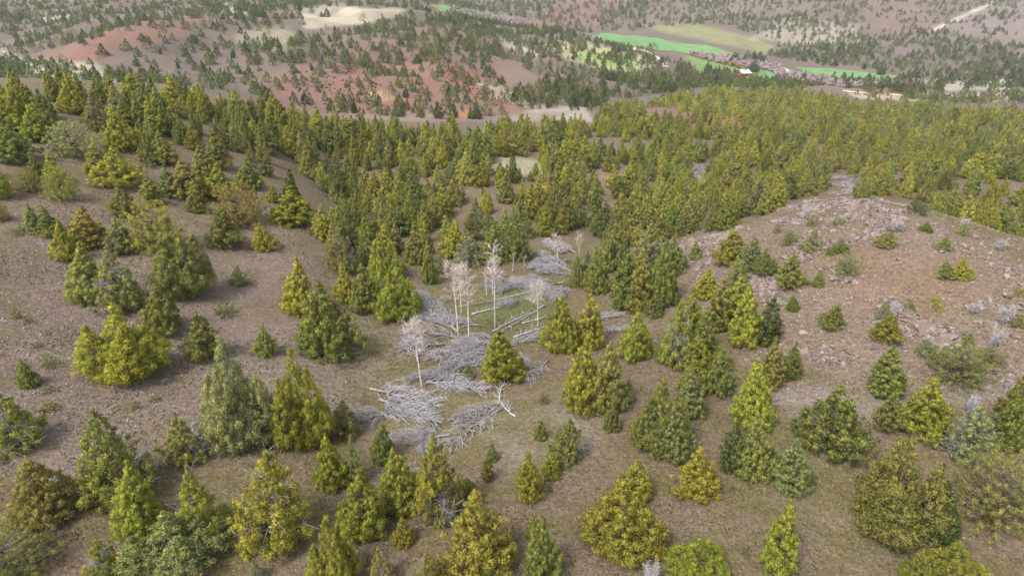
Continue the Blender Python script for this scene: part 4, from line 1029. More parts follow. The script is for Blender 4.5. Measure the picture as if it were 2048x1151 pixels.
# ------------------------------------------------------------------ felled and fallen grey trees
def dead_tree(seed, bushy=1.0, L=7.0):
    """lying along +X, butt at the origin: stem, and a fan of bare boughs"""
    rg = np.random.default_rng(seed)
    stem, bough = Build(), Build()
    n = 9; s = np.linspace(0, 1, n)
    bend = rg.normal(0, .25)
    P = np.stack([s * L, bend * np.sin(s * 2.4) + rg.normal(0, .05, n), .16 + .18 * s + rg.normal(0, .03, n)], -1)
    V, F = tube(P, np.interp(s, [0, .05, 1], [.19, .14, .03]), 7); stem.add(V, F, 0, None, rg.uniform(.2, .8))
    for k in range(3):
        V, F = tube([[0, 0, .16], [-.22, rg.normal(0, .14), .16 + rg.normal(0, .1)]], [.13, .03], 5); stem.add(V, F, 0, None, .3)
    nb = int(70 * bushy)
    for i in range(nb):
        t = .12 + .88 * (i + rg.uniform(0, 1)) / nb
        p0 = np.array([np.interp(t, s, P[:, k]) for k in range(3)])
        side = rg.uniform(-1.25, 1.25) if rg.uniform() < .35 else math.copysign(rg.uniform(.75, 1.5), rg.uniform(-1, 1))
        ln = (1.75 * (1 - t) ** .6 + .35) * rg.uniform(.55, 1.15)
        out = np.array([.55, math.sin(side), max(.02, math.cos(side)) * .85])
        p1 = p0 + out * ln * .4 + rg.normal(0, .06, 3); p2 = p1 + (out + [.55, 0, -.16]) * ln * .4 + rg.normal(0, .1, 3)
        p3 = p2 + (out * [.6, .5, .1] + [.7, 0, -.2 - .1 * rg.uniform()]) * ln * .4 + rg.normal(0, .1, 3)
        C = np.array([p0, p1, p2, p3]); C[:, 2] = np.maximum(C[:, 2], .05)
        a = rg.uniform(.1, 1.0)
        V, F = tube(C, [.046, .036, .026, .012], 3); bough.add(V, F, 0, None, a)
        for q in range(int(3 + 2 * bushy)):
            u = rg.uniform(.25, 1.0); j = min(2, int(u * 3)); b0 = C[j] + (C[j + 1] - C[j]) * (u * 3 - j)
            dv = unit(C[j + 1] - C[j]) * rg.uniform(.25, .6) + rg.normal(0, .26, 3); e = b0 + dv; e[2] = max(e[2], .03)
            V, F = tube([b0, (b0 + e) / 2 + [0, 0, .03], e], [.020, .016, .008], 3); bough.add(V, F, 0, None, np.clip(a + rg.normal(0, .2), 0, 1))
    return L, stem.mesh('stem', [M['deadtrunk']]), bough.mesh('boughs', [M['deadwood']])

def bare_log(seed, L=7.0):
    rg = np.random.default_rng(seed); stem, stubs = Build(), Build()
    n = 10; s = np.linspace(0, 1, n)
    P = np.stack([s * L, .5 * np.sin(s * rg.uniform(1.5, 3.2)) * rg.uniform(.4, 1.2) + rg.normal(0, .04, n), .18 + .35 * s ** 2 * rg.uniform(0, 1) + rg.normal(0, .02, n)], -1)
    V, F = tube(P, np.interp(s, [0, 1], [.11, .03]), 7); stem.add(V, F, 0, None, .7)
    for i in range(20):
        t = rg.uniform(.2, 1); p0 = np.array([np.interp(t, s, P[:, k]) for k in range(3)])
        d = np.array([rg.uniform(.1, .9), rg.normal(0, .9), rg.uniform(.1, .8)]); ln = rg.uniform(.3, 1.5)
        p1 = p0 + unit(d) * ln * .5; p2 = p1 + unit(d + rg.normal(0, .4, 3)) * ln * .5; p2[2] = max(p2[2], .05)
        V, F = tube([p0, p1, p2], [.036, .026, .012], 4); stubs.add(V, F, 0, None, rg.uniform(.5, 1))
    return L, stem.mesh('stem', [M['deadwood']]), stubs.mesh('boughs', [M['deadwood']])

DEAD = [dead_tree(900 + i, b) for i, b in enumerate((1.0, 1.25, .85, 1.1, .6))]
LOGS = [bare_log(950 + i) for i in range(3)]
# butt pixel, tip pixel, kind (D felled tree, B bare log), spread, label
FALLEN = [
 ((742,779),(872,812),'D',1.5,'grey felled juniper with a dark cut butt, upper of the lowest two heaps'),
 ((760,800),(868,838),'D',1.5,'grey felled juniper lying under the one with the dark cut butt'),
 ((752,826),(876,848),'D',1.4,'grey felled juniper with brown stem, lower of the lowest two heaps'),
 ((896,872),(778,886),'D',1.3,'grey felled juniper with combed boughs, lowest one in the draw'),
 ((1004,818),(902,896),'D',1.5,'pale felled juniper with long bare stem beside the brown clearing'),
 ((1012,812),(908,846),'D',1.6,'pale bushy felled juniper lying over the long bare stem'),
 ((1030,836),(1004,806),'B',.8,'short forked pale branch at the edge of the brown clearing'),
 ((1000,806),(1012,770),'B',.7,'thin bleached branch pointing uphill at the brown clearing'),
 ((856,765),(970,784),'D',1.3,'grey felled juniper with straight brown stem behind the leaning aspen foot'),
 ((852,768),(938,722),'D',1.1,'grey fallen juniper fanning uphill from the leaning aspen foot'),
 ((866,784),(920,764),'D',1.0,'small grey brush heap in front of the leaning aspen'),
 ((1006,690),(868,722),'D',1.6,'big grey felled juniper in the thick of the slash'),
 ((992,704),(888,748),'D',1.5,'dense grey slash heap below the standing aspens'),
 ((1006,676),(906,700),'D',1.4,'grey fallen juniper at the foot of the tall aspen'),
 ((1096,722),(1060,768),'D',.9,'small silver branch lying alone on the brown ground'),
 ((908,642),(834,598),'D',1.3,'grey felled juniper with brown stem pointing at the feathery juniper'),
 ((914,664),(842,622),'D',1.5,'dense grey fallen juniper beneath the three aspens'),
 ((916,676),(836,662),'D',1.3,'low grey slash heap in front of the three aspens'),
 ((836,724),(812,664),'D',1.0,'grey brush heaped round the leaning aspen trunk'),
 ((1062,584),(918,616),'B',1.0,'long arched bare log across the mossy hollow'),
 ((1134,566),(984,578),'D',1.3,'long silver fallen tree at the head of the mossy hollow'),
 ((1114,588),(1020,566),'D',1.4,'silver brush heap behind the crooked short aspen'),
 ((1126,574),(1056,604),'D',1.3,'silver brush heap beside the crooked short aspen'),
 ((1148,546),(1056,508),'D',1.4,'dark grey felled juniper uphill of the silver brush'),
 ((1156,552),(1084,546),'D',1.5,'grey brush heap under the small leafless aspens'),
 ((1134,522),(1066,534),'D',1.3,'grey fallen juniper behind the mossy bank'),
 ((1152,506),(1088,488),'D',1.2,'grey fallen juniper highest up the draw'),
 ((1090,612),(988,672),'B',.9,'long pale bare log slanting down the mossy hollow'),
 ((986,664),(1062,630),'B',.9,'curved bare log with root end beside the tall aspen'),
 ((1044,648),(1096,640),'B',1.0,'short pale log by the crooked aspen foot'),
 ((1008,696),(1098,668),'D',.7,'brown stem with few grey boughs behind the skirted juniper'),
 ((1028,676),(1100,656),'B',1.0,'grey log with stubs on the mossy hollow'),
 ((1180,642),(1246,630),'D',.7,'thin grey fallen tree right against the slim yellow spire'),
 ((1204,664),(1256,660),'D',.6,'thin grey fallen tree behind the yellow teardrop juniper'),
 ((944,630),(1000,620),'B',.9,'pale log lying between the aspens'),
 ((958,652),(874,642),'D',1.2,'grey felled juniper across the middle aspen feet'),
 ((1024,708),(1050,738),'D',1.0,'grey brush heap at the side of the skirted juniper'),
 ((1374,338),(1412,378),'D',1.3,'far grey fallen juniper in the upper clearing'),
 ((1408,330),(1382,352),'D',1.2,'far grey slash heap at the top of the upper clearing'),
 ((1656,366),(1728,384),'D',1.4,'far blue grey fallen juniper in the clearing behind the knoll'),
 ((1722,358),(1650,360),'D',1.1,'far thin fallen juniper across the clearing behind the knoll'),
 ((1672,392),(1738,376),'D',1.4,'far grey slash heap just behind the knoll crest'),
 ((1218,430),(1196,402),'D',1.2,'far grey fallen juniper in the wood gap above the draw'),
]
_b = ground([f[0][0] for f in FALLEN], [f[0][1] for f in FALLEN]); _e = ground([f[1][0] for f in FALLEN], [f[1][1] for f in FALLEN])
for i, (p, q, k, spread, lab) in enumerate(FALLEN):
    src = (DEAD if k == 'D' else LOGS); L, sm, bm = src[i % len(src)]
    A = Vector((_b[0][i], _b[1][i], _b[2][i])); B = Vector((_e[0][i], _e[1][i], _e[2][i])); d = B - A
    o = empty('fallen_tree' if k == 'D' else 'fallen_log', A, (0, -math.asin(d.z / d.length), math.atan2(d.y, d.x)), (d.length / L, min(spread * .82, .35 + d.length / L * .7) if k == 'D' else 1, min(.95, .35 + .08 * d.length) if k == 'D' else 1))
    tag(o, lab, 'fallen tree' if k == 'D' else 'log', 'felled and fallen grey trees in the draw')
    link(bpy.data.objects.new('stem', sm), o); link(bpy.data.objects.new('boughs', bm), o)

# the tangle between the named heaps: single boughs and tops that nothing tells apart
TANGLE = [[(840,600),(920,590),(1010,690),(1000,740),(900,740),(840,690)], [(960,560),(1060,540),(1150,530),(1160,600),(1080,620),(980,600)], [(1060,480),(1150,480),(1165,560),(1080,560)], [(860,690),(1000,680),(1010,720),(900,790),(850,770)], [(745,780),(860,780),(880,880),(790,890)], [(1370,325),(1420,325),(1415,378),(1385,378)], [(1650,355),(1735,360),(1745,396),(1650,394)]]
for k, (poly, n) in enumerate(zip(TANGLE, (9, 9, 7, 6, 3, 4, 6))):
    P = np.array(poly, float); c = 0
    while c < n:
        a, b = R.uniform(P[:, 0].min(), P[:, 0].max()), R.uniform(P[:, 1].min(), P[:, 1].max())
        if poly_sd(np.array([a]), np.array([b]), poly)[0] < 0: continue
        c += 1
        x, y, z = (float(v[0]) for v in ground(a, b)); ln = R.uniform(2.2, 5.0)
        th = R.gauss(-2.6, .9); d = Vector((math.cos(th) * ln, math.sin(th) * ln, 0)); d.z = float(hgt(x + d.x, y + d.y)) - z
        L, sm, bm = R.choice(DEAD)
        o = empty('fallen_bough', (x, y, z + R.uniform(0, .25)), (0, -math.asin(d.z / d.length), math.atan2(d.y, d.x)), (d.length / L, R.uniform(.4, .9), R.uniform(.5, 1.0)))
        tag(o, 'loose grey bough in the far clearing slash' if k > 4 else 'loose grey bough tangled among the slash heaps of the draw', 'bough', 'loose grey boughs in the far clearings' if k > 4 else 'loose grey boughs in the draw')
        link(bpy.data.objects.new('stem', sm), o); link(bpy.data.objects.new('boughs', bm), o)

# ------------------------------------------------------------------ leafless aspens
def aspen(seed, H, lean, spread=1.0, twigs=1.0):
    rg = np.random.default_rng(seed); tr, cr = Build(), Build()
    n = 14; s = np.linspace(0, 1, n)
    P = np.stack([lean[0] * s + .12 * np.sin(s * rg.uniform(3, 7)) * s, lean[1] * s + rg.normal(0, .02, n), s * H - .2], -1)
    V, F = tube(P, np.interp(s, [0, .04, .6, 1], [.145, .105, .07, .02]) * (H / 10) ** .5, 8); tr.add(V, F, 0, None, 1.0)
    for i in range(int(34 * twigs)):
        t = rg.uniform(.55, 1.0); p0 = np.array([np.interp(t, s, P[:, k]) for k in range(3)])
        az = rg.uniform(0, 6.28); ln = H * .19 * spread * rg.uniform(.5, 1.2) * (1.25 - .6 * t); up = rg.uniform(.25, 1.1)
        d = unit([math.cos(az), math.sin(az), up])
        p1 = p0 + d * ln * .5 + rg.normal(0, .08, 3); p2 = p1 + unit(d + [0, 0, .35] + rg.normal(0, .25, 3)) * ln * .55
        V, F = tube([p0, p1, p2], [.034, .025, .013], 4); cr.add(V, F, 0, None, .9)
        for q in range(int(11 * twigs)):
            u = rg.uniform(.2, 1); b0 = p0 + (p1 - p0) * u * 2 if u < .5 else p1 + (p2 - p1) * (u * 2 - 1)
            dv = unit(d + [0, 0, .3] + rg.normal(0, .7, 3)) * rg.uniform(.3, .75) * spread
            V, F = tube([b0, b0 + dv * .5 + rg.normal(0, .04, 3), b0 + dv], [.017, .013, .008], 3); cr.add(V, F, 0, None, rg.uniform(.2, 1))
    return tr.mesh('trunk', [M['aspen']]), cr.mesh('branches', [M['aspentwig']])

ASPENS = [ # foot, top, spread, twigs, label
 ((917,674),(904,526),1.0,1.0,'white aspen with forked foot, first of the three close together'),
 ((923,626),(916,528),.9,.9,'white aspen standing behind the other two of the three'),
 ((938,680),(932,536),1.0,1.0,'thick white aspen trunk with bare crown, most upright of the three'),
 ((990,656),(986,498),.9,1.0,'tallest straight white aspen alone beside the mossy hollow'),
 ((985,588),(984,520),.9,1.0,'short white aspen directly behind the tallest straight one'),
 ((973,590),(970,536),.25,.5,'thin broken white aspen stem with few branches'),
 ((1076,652),(1073,568),1.25,1.0,'short crooked aspen with wide pale crown on the mossy hollow'),
 ((844,775),(823,640),1.0,1.1,'leaning white aspen nearest the view with dark scars on its trunk'),
 ((849,700),(834,640),.8,.8,'slender white aspen stem close beside the leaning nearest one'),
 ((1116,532),(1113,472),1.1,1.0,'small leafless aspen rising from the highest brush heap'),
 ((1126,530),(1096,478),.8,.7,'crooked bare aspen slanting from the highest brush heap'),
 ((1157,520),(1160,470),.9,.9,'lone small leafless aspen against the woods up the draw'),
]
_b = ground([a[0][0] for a in ASPENS], [a[0][1] for a in ASPENS])
for i, (p, q, sp, tw, lab) in enumerate(ASPENS):
    x, y, z = _b[0][i], _b[1][i], _b[2][i]
    _, dy, dz = ray(q[0], q[1]); h = y * float(dz) / float(dy) - z
    a, dy, dz = ray(q[0], q[1]); xt = y / float(dy) * float(a)
    tm, cm = aspen(1200 + i, h, (xt - x, R.uniform(-.3, .3)), sp, tw)
    o = empty('aspen_tree', (x, y, z)); tag(o, lab, 'tree', 'leafless aspens in the draw')
    link(bpy.data.objects.new('trunk', tm), o); link(bpy.data.objects.new('branches', cm), o)

def at1(px_, py_):
    x, y, z = ground(px_, py_); return float(x[0]), float(y[0]), float(z[0])

# bare snags
def snag(seed, H, rad):
    rg = np.random.default_rng(seed); tr, cr = Build(), Build()
    for k in range(5):
        a = rg.uniform(0, 6.28); e = np.array([math.cos(a) * rad * .6, math.sin(a) * rad * .6, H * rg.uniform(.6, 1)])
        m = e * [.35, .35, .5] + rg.normal(0, .05, 3)
        V, F = tube([[0, 0, -.1], m, e], [.055, .04, .016], 5); tr.add(V, F, 0, None, rg.uniform(.4, 1))
        for i in range(26):
            t = rg.uniform(.2, 1); b0 = m * t * 2 if t < .5 else m + (e - m) * (t * 2 - 1)
            dv = unit(rg.normal(0, 1, 3) + [0, 0, .5]) * rad * rg.uniform(.25, .7)
            V, F = tube([b0, b0 + dv * .5 + rg.normal(0, .05, 3), b0 + dv], [.022, .017, .009], 3); cr.add(V, F, 0, None, rg.uniform(.2, 1))
            for q in range(3):
                e2 = b0 + dv * rg.uniform(.4, 1); w = unit(rg.normal(0, 1, 3)) * .3
                V, F = tube([e2, e2 + w], [.014, .007], 3); cr.add(V, F, 0, None, rg.uniform(.2, 1))
    return tr.mesh('stems', [M['deadwood']]), cr.mesh('twigs', [M['whitewood']])
SNAGS = [((2003,648),600,42,'white dead juniper skeleton on the knoll above the pale rocks'),((1945,628),602,26,'small grey dead shrub between rocks on the knoll'),
 ((1792,464),436,34,'grey dead juniper beside a half dead green one near the knoll crest'),((1612,442),402,28,'dark grey dead juniper at the knoll crest'),
 ((1986,690),652,50,'wide white dead juniper skeleton low on the knoll'),((1925,458),436,22,'grey dead bush on the knoll shoulder'),((1785,636),604,24,'grey dead twigs beside a grey green juniper on the knoll'),
 ((2000,500),478,26,'pale dead juniper at the knoll shoulder edge'),((1300,1170),1128,40,'white dead brush at the bottom edge beside the big vivid dome'),
 ((1940,830),790,36,'bleached dead top beside the pale sage brown juniper')]
_b = ground([s[0][0] for s in SNAGS], [s[0][1] for s in SNAGS])
for i, (p, tr_, w, lab) in enumerate(SNAGS):
    x, y, z = _b[0][i], _b[1][i], _b[2][i]; _, dy, dz = ray(p[0], tr_); h = max(.6, y * float(dz) / float(dy) - z)
    _, _, f = to_px(x, y, z); sm, tm = snag(1300 + i, h, w / 2 * float(f) / FOC)
    o = empty('dead_juniper', (x, y, z)); tag(o, lab, 'dead tree', 'dead juniper skeletons')
    link(bpy.data.objects.new('stems', sm), o); link(bpy.data.objects.new('twigs', tm), o)

# dead poles: stripped stems still standing
for (p, tr_, lab) in (((1025,542),503,'thin bare dead juniper pole standing behind the aspens'), ((1048,532),512,'short broken dead stem beside the thin bare pole')):
    x, y, z = at1(*p); _, dy, dz = ray(p[0], tr_)
    tm, cm = aspen(1280 + p[0], y * float(dz) / float(dy) - z, (.15, 0), .35, .4)
    o = empty('dead_juniper', (x, y, z)); tag(o, lab, 'dead tree', 'dead juniper skeletons')
    for nm, me in (('stem', tm), ('twigs', cm)):
        me.materials.clear(); me.materials.append(M['deadwood']); link(bpy.data.objects.new(nm, me), o)

# ------------------------------------------------------------------ rocks
import bmesh
def rock_arrays(seed, flat, npt=15):
    rg = np.random.default_rng(seed)
    bm = bmesh.new()
    for _k in range(npt):
        v = unit(rg.normal(size=3)) * rg.uniform(.8, 1.1)
        q = np.sign(v) * np.abs(v) ** .62
        bm.verts.new((q[0] * .5 * rg.uniform(.85, 1.15), q[1] * .36, q[2] * flat))
    bmesh.ops.convex_hull(bm, input=bm.verts)
    for v in [v for v in bm.verts if not v.link_faces]: bm.verts.remove(v)
    bmesh.ops.triangulate(bm, faces=bm.faces)
    bm.verts.index_update()
    V = np.array([v.co[:] for v in bm.verts]); F = np.array([[v.index for v in f.verts] for f in bm.faces]); bm.free()
    return V, F
ROCKV = [rock_arrays(30 + i, fl) for i, fl in enumerate((.12, .16, .2, .14, .24, .18, .3, .15))]
STONEV = [rock_arrays(60 + i, fl, 9) for i, fl in enumerate((.16, .2, .26, .18, .3, .22, .34, .2))]
ROCKM = [tri_mesh('rock', V, F, [M['rock']], smooth=False) for V, F in ROCKV]

OUTCROP = [ # outline in pixels, stones per 100 square metres (large), size
 ([(1352,490),(1420,468),(1480,455),(1470,500),(1400,545),(1360,560)], 70, 1.1), ([(1540,440),(1620,402),(1760,404),(1836,428),(1800,450),(1690,446),(1560,462)], 70, 1.1),
 ([(1620,445),(1800,445),(1790,480),(1660,500),(1600,480)], 30, .75), ([(1590,480),(1680,495),(1660,540),(1570,530)], 65, 1.05), ([(1480,545),(1560,560),(1570,600),(1500,610)], 65, 1.0),
 ([(1660,540),(1720,560),(1700,575),(1660,570)], 40, 1.2), ([(1790,500),(1890,520),(1900,548),(1800,540)], 55, .8), ([(1690,595),(1820,595),(1840,640),(1720,650)], 40, .8),
 ([(1790,650),(1900,655),(1930,690),(1860,710),(1800,690)], 120, 1.05), ([(1600,690),(1720,690),(1720,730),(1620,730)], 40, .8), ([(1930,590),(2048,600),(2048,690),(1960,680)], 40, .9),
 ([(1880,700),(2040,690),(2040,790),(1900,770)], 26, .8), ([(1840,430),(2040,540),(2048,570),(1930,500),(1840,450)], 34, .7), ([(1400,560),(1660,590),(1700,740),(1520,740)], 14, .6),
 ([(1340,470),(2060,400),(2060,760),(1560,780),(1340,640)], 15, .6),
 ([(1350,512),(1400,486),(1472,462),(1474,474),(1410,500),(1358,530)], 120, 1.15), ([(1560,420),(1620,400),(1640,408),(1570,436)], 100, 1.1), ([(1700,400),(1770,400),(1840,424),(1834,436),(1760,412),(1700,410)], 120, 1.1),
 ([(1480,548),(1570,560),(1566,580),(1490,572)], 100, 1.05), ([(1690,470),(1780,450),(1790,462),(1700,486)], 100, 1.05)]
bigs, smalls = [], []
for k, (poly, per, s0) in enumerate(OUTCROP):
    gx, gy, gz = ground([p[0] for p in poly], [p[1] for p in poly])
    x0, x1, y0, y1 = gx.min(), gx.max(), gy.min(), min(gy.max(), 125)
    ar = (x1 - x0) * (y1 - y0)
    for lst, mult, sm in ((bigs, 1.5, .85), (smalls, 17.0, .40)):
        n = int(ar / 100 * per * mult)
        X, Y = rng.uniform(x0, x1, n), rng.uniform(y0, y1, n); Z = hgt(X, Y); px_, py_, _ = to_px(X, Y, Z)
        ok = (poly_sd(px_, py_, poly) + (fbm(X / 4, Y / 4, 2, 90) - .5) * 26 > 0) & (Y < 125) & (fbm(X / 3.2, Y / 3.2, 3, 95) > .40)
        sz = s0 * sm * np.exp(rng.normal(0, .34, n))
        lst.append(np.stack([X, Y, Z, sz], -1)[ok])
bigs = np.concatenate(bigs); smalls = np.concatenate(smalls)
_, _, f = to_px(*bigs[:, :3].T); o_ = np.argsort(-(bigs[:, 3] / f)); bigs = bigs[o_]
smalls = np.concatenate([bigs[300:], smalls]); bigs = bigs[:300]
outcrop = tag(empty('rocky_knoll', (62, 88, float(hgt(62, 88)))), 'low stony knoll littered with flat lichened rocks', kind='structure')
for i, (x, y, z, s) in enumerate(bigs):
    o = bpy.data.objects.new('rock', ROCKM[i % 8])
    o.location = (x - 62, y - 88, z - outcrop.location.z + s * .05)
    o.rotation_euler = (R.gauss(.16, .2), R.gauss(.06, .18), R.gauss(.35, .5)); o.scale = (s * 1.25, s * 1.15, s * R.uniform(1.0, 1.9))
    link(o, outcrop)

def stone_mass(name, XYZS, mats, label, parent=None, flatk=1.4):
    b = Build(); k = rng.integers(0, 8, len(XYZS)); az = rng.uniform(0, 6.28, len(XYZS))
    for j in range(8):
        Q = XYZS[k == j]; a = az[k == j]; V, F = STONEV[j]
        W = V[None] * (Q[:, 3, None, None] * np.array([1.15, 1.1, flatk]))
        c, s = np.cos(a)[:, None], np.sin(a)[:, None]
        W = np.stack([W[..., 0] * c - W[..., 1] * s, W[..., 0] * s + W[..., 1] * c, W[..., 2] + W[..., 0] * rng.normal(.1, .15, (len(Q), 1)) + Q[:, 3, None] * .05], -1) + Q[:, None, :3]
        FF = F[None] + (np.arange(len(Q)) * len(V))[:, None, None]
        b.add(W.reshape(-1, 3), FF.reshape(-1, 3), 0, None, np.repeat(rng.uniform(0, 1, len(Q)), len(V)))
    o = link(bpy.data.objects.new(name, b.mesh(name, mats, smooth=False)), parent)
    return tag(o, label, None, None, 'stuff')
smalls = smalls[:24000].copy()
smalls[:, :3] -= np.array(outcrop.location)[None]
stone_mass('rubble', smalls, [M['rock']], None, outcrop)

SCREE = [([(0,460),(300,500),(480,560),(420,700),(380,960),(160,1000),(0,960)], 260, .14), ([(400,700),(560,660),(740,740),(700,860),(560,860)], 200, .12), ([(1540,770),(1800,770),(2048,720),(2048,800),(1720,850),(1560,820)], 420, .15),
         ([(960,820),(1210,800),(1420,1000),(1200,1151),(900,1151)], 34, .06), ([(1400,960),(2000,930),(2000,1151),(1400,1151)], 26, .07), ([(0,400),(640,470),(640,640),(0,560)], 60, .10), ([(1500,700),(2048,640),(2048,790),(1540,790)], 160, .14)]
pts = []
for k, (poly, per, s0) in enumerate(SCREE):
    gx, gy, gz = ground([p[0] for p in poly], [p[1] for p in poly])
    n = int((gx.max() - gx.min()) * (gy.max() - gy.min()) / 100 * per * 5)
    X, Y = rng.uniform(gx.min(), gx.max(), n), rng.uniform(gy.min(), gy.max(), n); Z = hgt(X, Y); px_, py_, _ = to_px(X, Y, Z)
    ok = (poly_sd(px_, py_, poly) + (fbm(X / 5, Y / 5, 2, 97) - .5) * 60 > 0)
    pts.append(np.stack([X, Y, Z, s0 * .72 * np.exp(rng.normal(0, .5, n))], -1)[ok])
pts = np.concatenate(pts); rng.shuffle(pts)
print('stones', len(pts), 'rubble', len(smalls))
stone_mass('loose_stones', pts[:30000], [M['stone']], 'small grey stones strewn over the bare slopes and gravel bank')

# dry tussocks on the near ground
n = 60000
X = rng.uniform(-70, 80, n); Y = 30 + 95 * rng.uniform(0, 1, n) ** 1.1; Z = hgt(X, Y)
px_, py_, f = to_px(X, Y, Z)
ok = (px_ > -60) & (px_ < PW + 60) & (py_ < PH + 60) & (fbm(X / 6, Y / 6, 3, 120) > .46)
X, Y, Z = X[ok], Y[ok], Z[ok]; n = len(X)
nb = 4
az = rng.uniform(0, 6.28, (n, nb)); hh = rng.uniform(.06, .24, (n, nb)) ; ww = rng.uniform(.03, .09, (n, nb))
C = np.stack([X, Y, Z], -1)[:, None] + np.stack([rng.normal(0, .06, (n, nb)), rng.normal(0, .06, (n, nb)), np.zeros((n, nb))], -1)
T = np.stack([np.cos(az), np.sin(az), 0 * az], -1); Nn = np.stack([-np.sin(az), np.cos(az), 0 * az], -1)
V = np.stack([C - T * ww[..., None], C + T * ww[..., None], C + Nn * ww[..., None] * rng.uniform(-1.5, 1.5, (n, nb, 1)) + np.array([0, 0, 1.0]) * hh[..., None]], 2).reshape(-1, 3)
me = tri_mesh('dry_grass', V, np.arange(len(V)).reshape(-1, 3), [M['dry']], None, np.repeat(rng.uniform(0, 1, n * nb), 3))
tag(link(bpy.data.objects.new('dry_grass', me)), 'short olive tussocks thinly covering the near ground', kind='stuff')

# ------------------------------------------------------------------ valley floor: willows, low shrubs, barn
def bush_mesh(name, seed, mat):
    rg = np.random.default_rng(seed); b = Build(); k = 12
    C = rg.normal(0, .32, (k, 3)); C[:, 2] = np.abs(C[:, 2]) + .3
    puffs(b, C, unit(C * [1, 1, .5] + 1e-3), np.full(k, .42), 14, .42, rg)
    return b.mesh(name, [mat], True)
WILL = [([(985,36),(1010,30),(1045,44),(1036,54),(1000,46)], 900, 2000, 5.5), ([(900,18),(975,26),(985,38),(940,34)], 900, 2000, 7), ([(1380,110),(1480,116),(1530,124),(1500,136),(1420,124)], 560, 1100, 4.2),
        ([(1490,124),(1560,132),(1570,150),(1600,166),(1570,168),(1545,146),(1500,138)], 560, 1000, 4.0), ([(1580,150),(1700,164),(1830,166),(1820,176),(1700,174),(1600,170)], 500, 1000, 4.2)]
WP = []
for poly, y0, y1, sp in WILL:
    P = np.array(poly, float); m = (GYY > y0) & (GYY < y1) & (VPX > P[:, 0].min()) & (VPX < P[:, 0].max()) & (VPY > P[:, 1].min()) & (VPY < P[:, 1].max())
    if not m.any(): continue
    n = int((GXX[m].max() - GXX[m].min()) * (GYY[m].max() - GYY[m].min()) / sp ** 2)
    X = rng.uniform(GXX[m].min(), GXX[m].max(), n); Y = rng.uniform(GYY[m].min(), GYY[m].max(), n); Z = hgt(X, Y); px_, py_, _ = to_px(X, Y, Z)
    ok = poly_sd(px_, py_, poly) + (fbm(X / 20, Y / 20, 3, 130) - .5) * 8 > 0
    WP.append(np.stack([X, Y, Z], -1)[ok])
WP = np.concatenate(WP); n = len(WP); s = rng.uniform(1.3, 3.2, n)
wb = [bpy.data.objects.new(f'willow_kind_{i}', bush_mesh('willow_kind', 700 + i, M['willow'])) for i in range(4)]
point_cloud('willow_thicket', wb, WP, np.stack([s * 1.2, s * 1.2, s], -1), rng.uniform(0, 6.28, n), np.full((n, 3), .2), rng.integers(0, 4, n), 'bare purplish grey willow thickets lining the river', 'thicket')

# low dark shrubs dotted on the red slope across the gully
SH = [[(640,150),(760,160),(770,225),(650,228)], [(560,150),(700,120),(720,160),(600,190)], [(880,150),(960,140),(1000,200),(900,205)]]
SP = []
for poly in SH:
    gx, gy, gz = ground([p[0] for p in poly], [p[1] for p in poly]); n = 170
    X = rng.uniform(gx.min(), gx.max(), n); Y = rng.uniform(gy.min(), gy.max(), n); Z = hgt(X, Y); px_, py_, _ = to_px(X, Y, Z)
    ok = poly_sd(px_, py_, poly) > 0; SP.append(np.stack([X, Y, Z], -1)[ok])
SP = np.concatenate(SP); n = len(SP); s = rng.uniform(.3, .7, n)
sb = [bpy.data.objects.new(f'shrub_kind_{i}', bush_mesh('shrub_kind', 720 + i, M['leaf'])) for i in range(2)]
point_cloud('low_shrubs', sb, SP, np.stack([s * 1.3, s * 1.3, s], -1), rng.uniform(0, 6.28, n), np.tile([.09, .085, .07], (n, 1)), rng.integers(0, 2, n), 'low dark shrubs dotted over the red slope across the gully', 'shrubs')

def at(px_, py_):
    x, y, z = ground(px_, py_); return float(x[0]), float(y[0]), float(z[0])

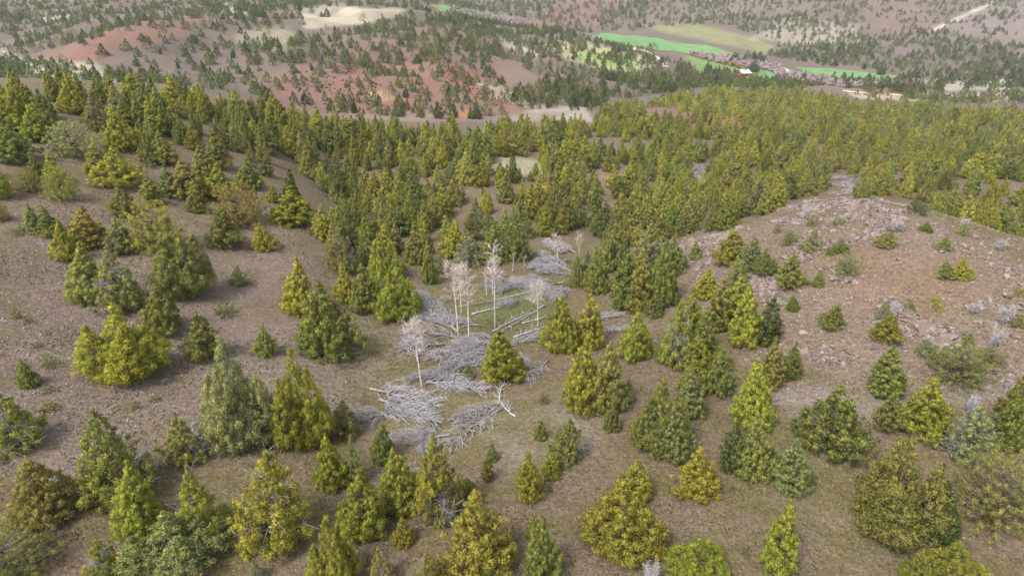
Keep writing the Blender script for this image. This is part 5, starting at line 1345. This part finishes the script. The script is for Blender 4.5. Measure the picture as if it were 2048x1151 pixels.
def quad_obj(name, V, F, mat, parent):
    me = bpy.data.meshes.new(name); me.from_pydata(V, [], F); me.materials.append(mat); me.update()
    return link(bpy.data.objects.new(name, me), parent)
def box(name, lo, hi, mat, parent):
    x0, y0, z0 = lo; x1, y1, z1 = hi
    return quad_obj(name, [(x0, y0, z0), (x1, y0, z0), (x1, y1, z0), (x0, y1, z0), (x0, y0, z1), (x1, y0, z1), (x1, y1, z1), (x0, y1, z1)],
                    [(0, 3, 2, 1), (4, 5, 6, 7), (0, 1, 5, 4), (1, 2, 6, 5), (2, 3, 7, 6), (3, 0, 4, 7)], mat, parent)
def barn(px_, py_, L, W, H, rot, label):
    x, y, z = at(px_, py_)
    o = tag(empty('barn', (x, y, z), (0, 0, rot)), label, 'barn')
    rise = W * .28; a, b = L / 2, W / 2
    quad_obj('wall', [(-a, -b, -1), (a, -b, -1), (a, b, -1), (-a, b, -1), (-a, -b, H), (a, -b, H), (a, b, H), (-a, b, H), (-a, 0, H + rise), (a, 0, H + rise)],
             [(0, 1, 5, 4), (2, 3, 7, 6), (1, 2, 6, 9, 5), (3, 0, 4, 8, 7)], M['barnred'], o)
    for sg in (-1, 1):
        e = b + .5; ze = H - .5 * rise / b; t = .14
        V = [(-a - .5, sg * e, ze), (a + .5, sg * e, ze), (a + .5, 0, H + rise + .02), (-a - .5, 0, H + rise + .02)]
        V += [(p[0], p[1], p[2] + t) for p in V]
        quad_obj('roof', V, [(0, 1, 2, 3), (7, 6, 5, 4), (0, 4, 5, 1), (1, 5, 6, 2), (2, 6, 7, 3), (3, 7, 4, 0)], M['tin'], o)
    box('door', (-1.8, -b - .09, 0), (1.8, -b - .01, H * .8), M['dark'], o)
    for sx in (-L * .33, L * .33): box('window', (sx - .5, -b - .07, H * .4), (sx + .5, -b - .01, H * .4 + .9), M['dark'], o)
    return o
barn(1487, 151, 10, 9, 2.6, .35, 'red walled barn with pale metal roof among valley trees')

# yellow willows and tall trees round the barn
YW = [((1462,132),7,'orange yellow budding willow behind the barn'), ((1474,136),6,'yellow budding willow close behind the barn roof'), ((1450,130),5,'small yellow budding willow farthest from the barn')]
ym = bush_mesh('crown', 760, M['leaf'])
for (p, w, lab) in YW:
    x, y, z = at(*p); o = tag(empty('willow_tree', (x, y, z), (0, 0, R.uniform(0, 6)), (w * .6, w * .6, w * .55)), lab, 'tree', 'yellow willows by the barn')
    c = link(bpy.data.objects.new('crown', ym), o); c['tint'] = [.23, .17, .055]
    V, F = tube([(0, 0, -.1), (0, 0, .5)], [.04, .03], 5); link(bpy.data.objects.new('trunk', tri_mesh('trunk', V, F, [M['bark']])), o)
for (p, h, w, k, lab) in (((1506,144),13,11,'m','tall dark tree standing beside the barn'), ((1414,150),13,7,'t','tall dark tree at the edge of the pasture'), ((1607,166),11,6,'t','tall tree on the river bank beyond the wood'), ((1760,150),11,9,'m','dark tree at the end of the smaller green field')):
    x, y, z = at(*p); juniper('tall_tree', x, y, z, h, w, k, (.10, .125, .04), lab, 'tall valley trees')

# ------------------------------------------------------------------ air
me = bpy.data.meshes.new('haze')
x0, y0, z0, x1, y1, z1 = -2800, -120, -115, 2800, 2650, 135
me.from_pydata([(x0, y0, z0), (x1, y0, z0), (x1, y1, z0), (x0, y1, z0), (x0, y0, z1), (x1, y0, z1), (x1, y1, z1), (x0, y1, z1)], [],
               [(0, 3, 2, 1), (4, 5, 6, 7), (0, 1, 5, 4), (1, 2, 6, 5), (2, 3, 7, 6), (3, 0, 4, 7)])
mh = bpy.data.materials.new('haze'); mh.use_nodes = True
nt = mh.node_tree; nt.nodes.clear()
pv = nt.nodes.new('ShaderNodeVolumePrincipled'); mo_ = nt.nodes.new('ShaderNodeOutputMaterial')
pv.inputs['Color'].default_value = (.86, .92, 1.0, 1); pv.inputs['Density'].default_value = HAZE; pv.inputs['Anisotropy'].default_value = 0.0
nt.links.new(pv.outputs[0], mo_.inputs['Volume'])
me.materials.append(mh)
tag(link(bpy.data.objects.new('haze', me)), 'thin pale haze filling the valley air', kind='stuff')
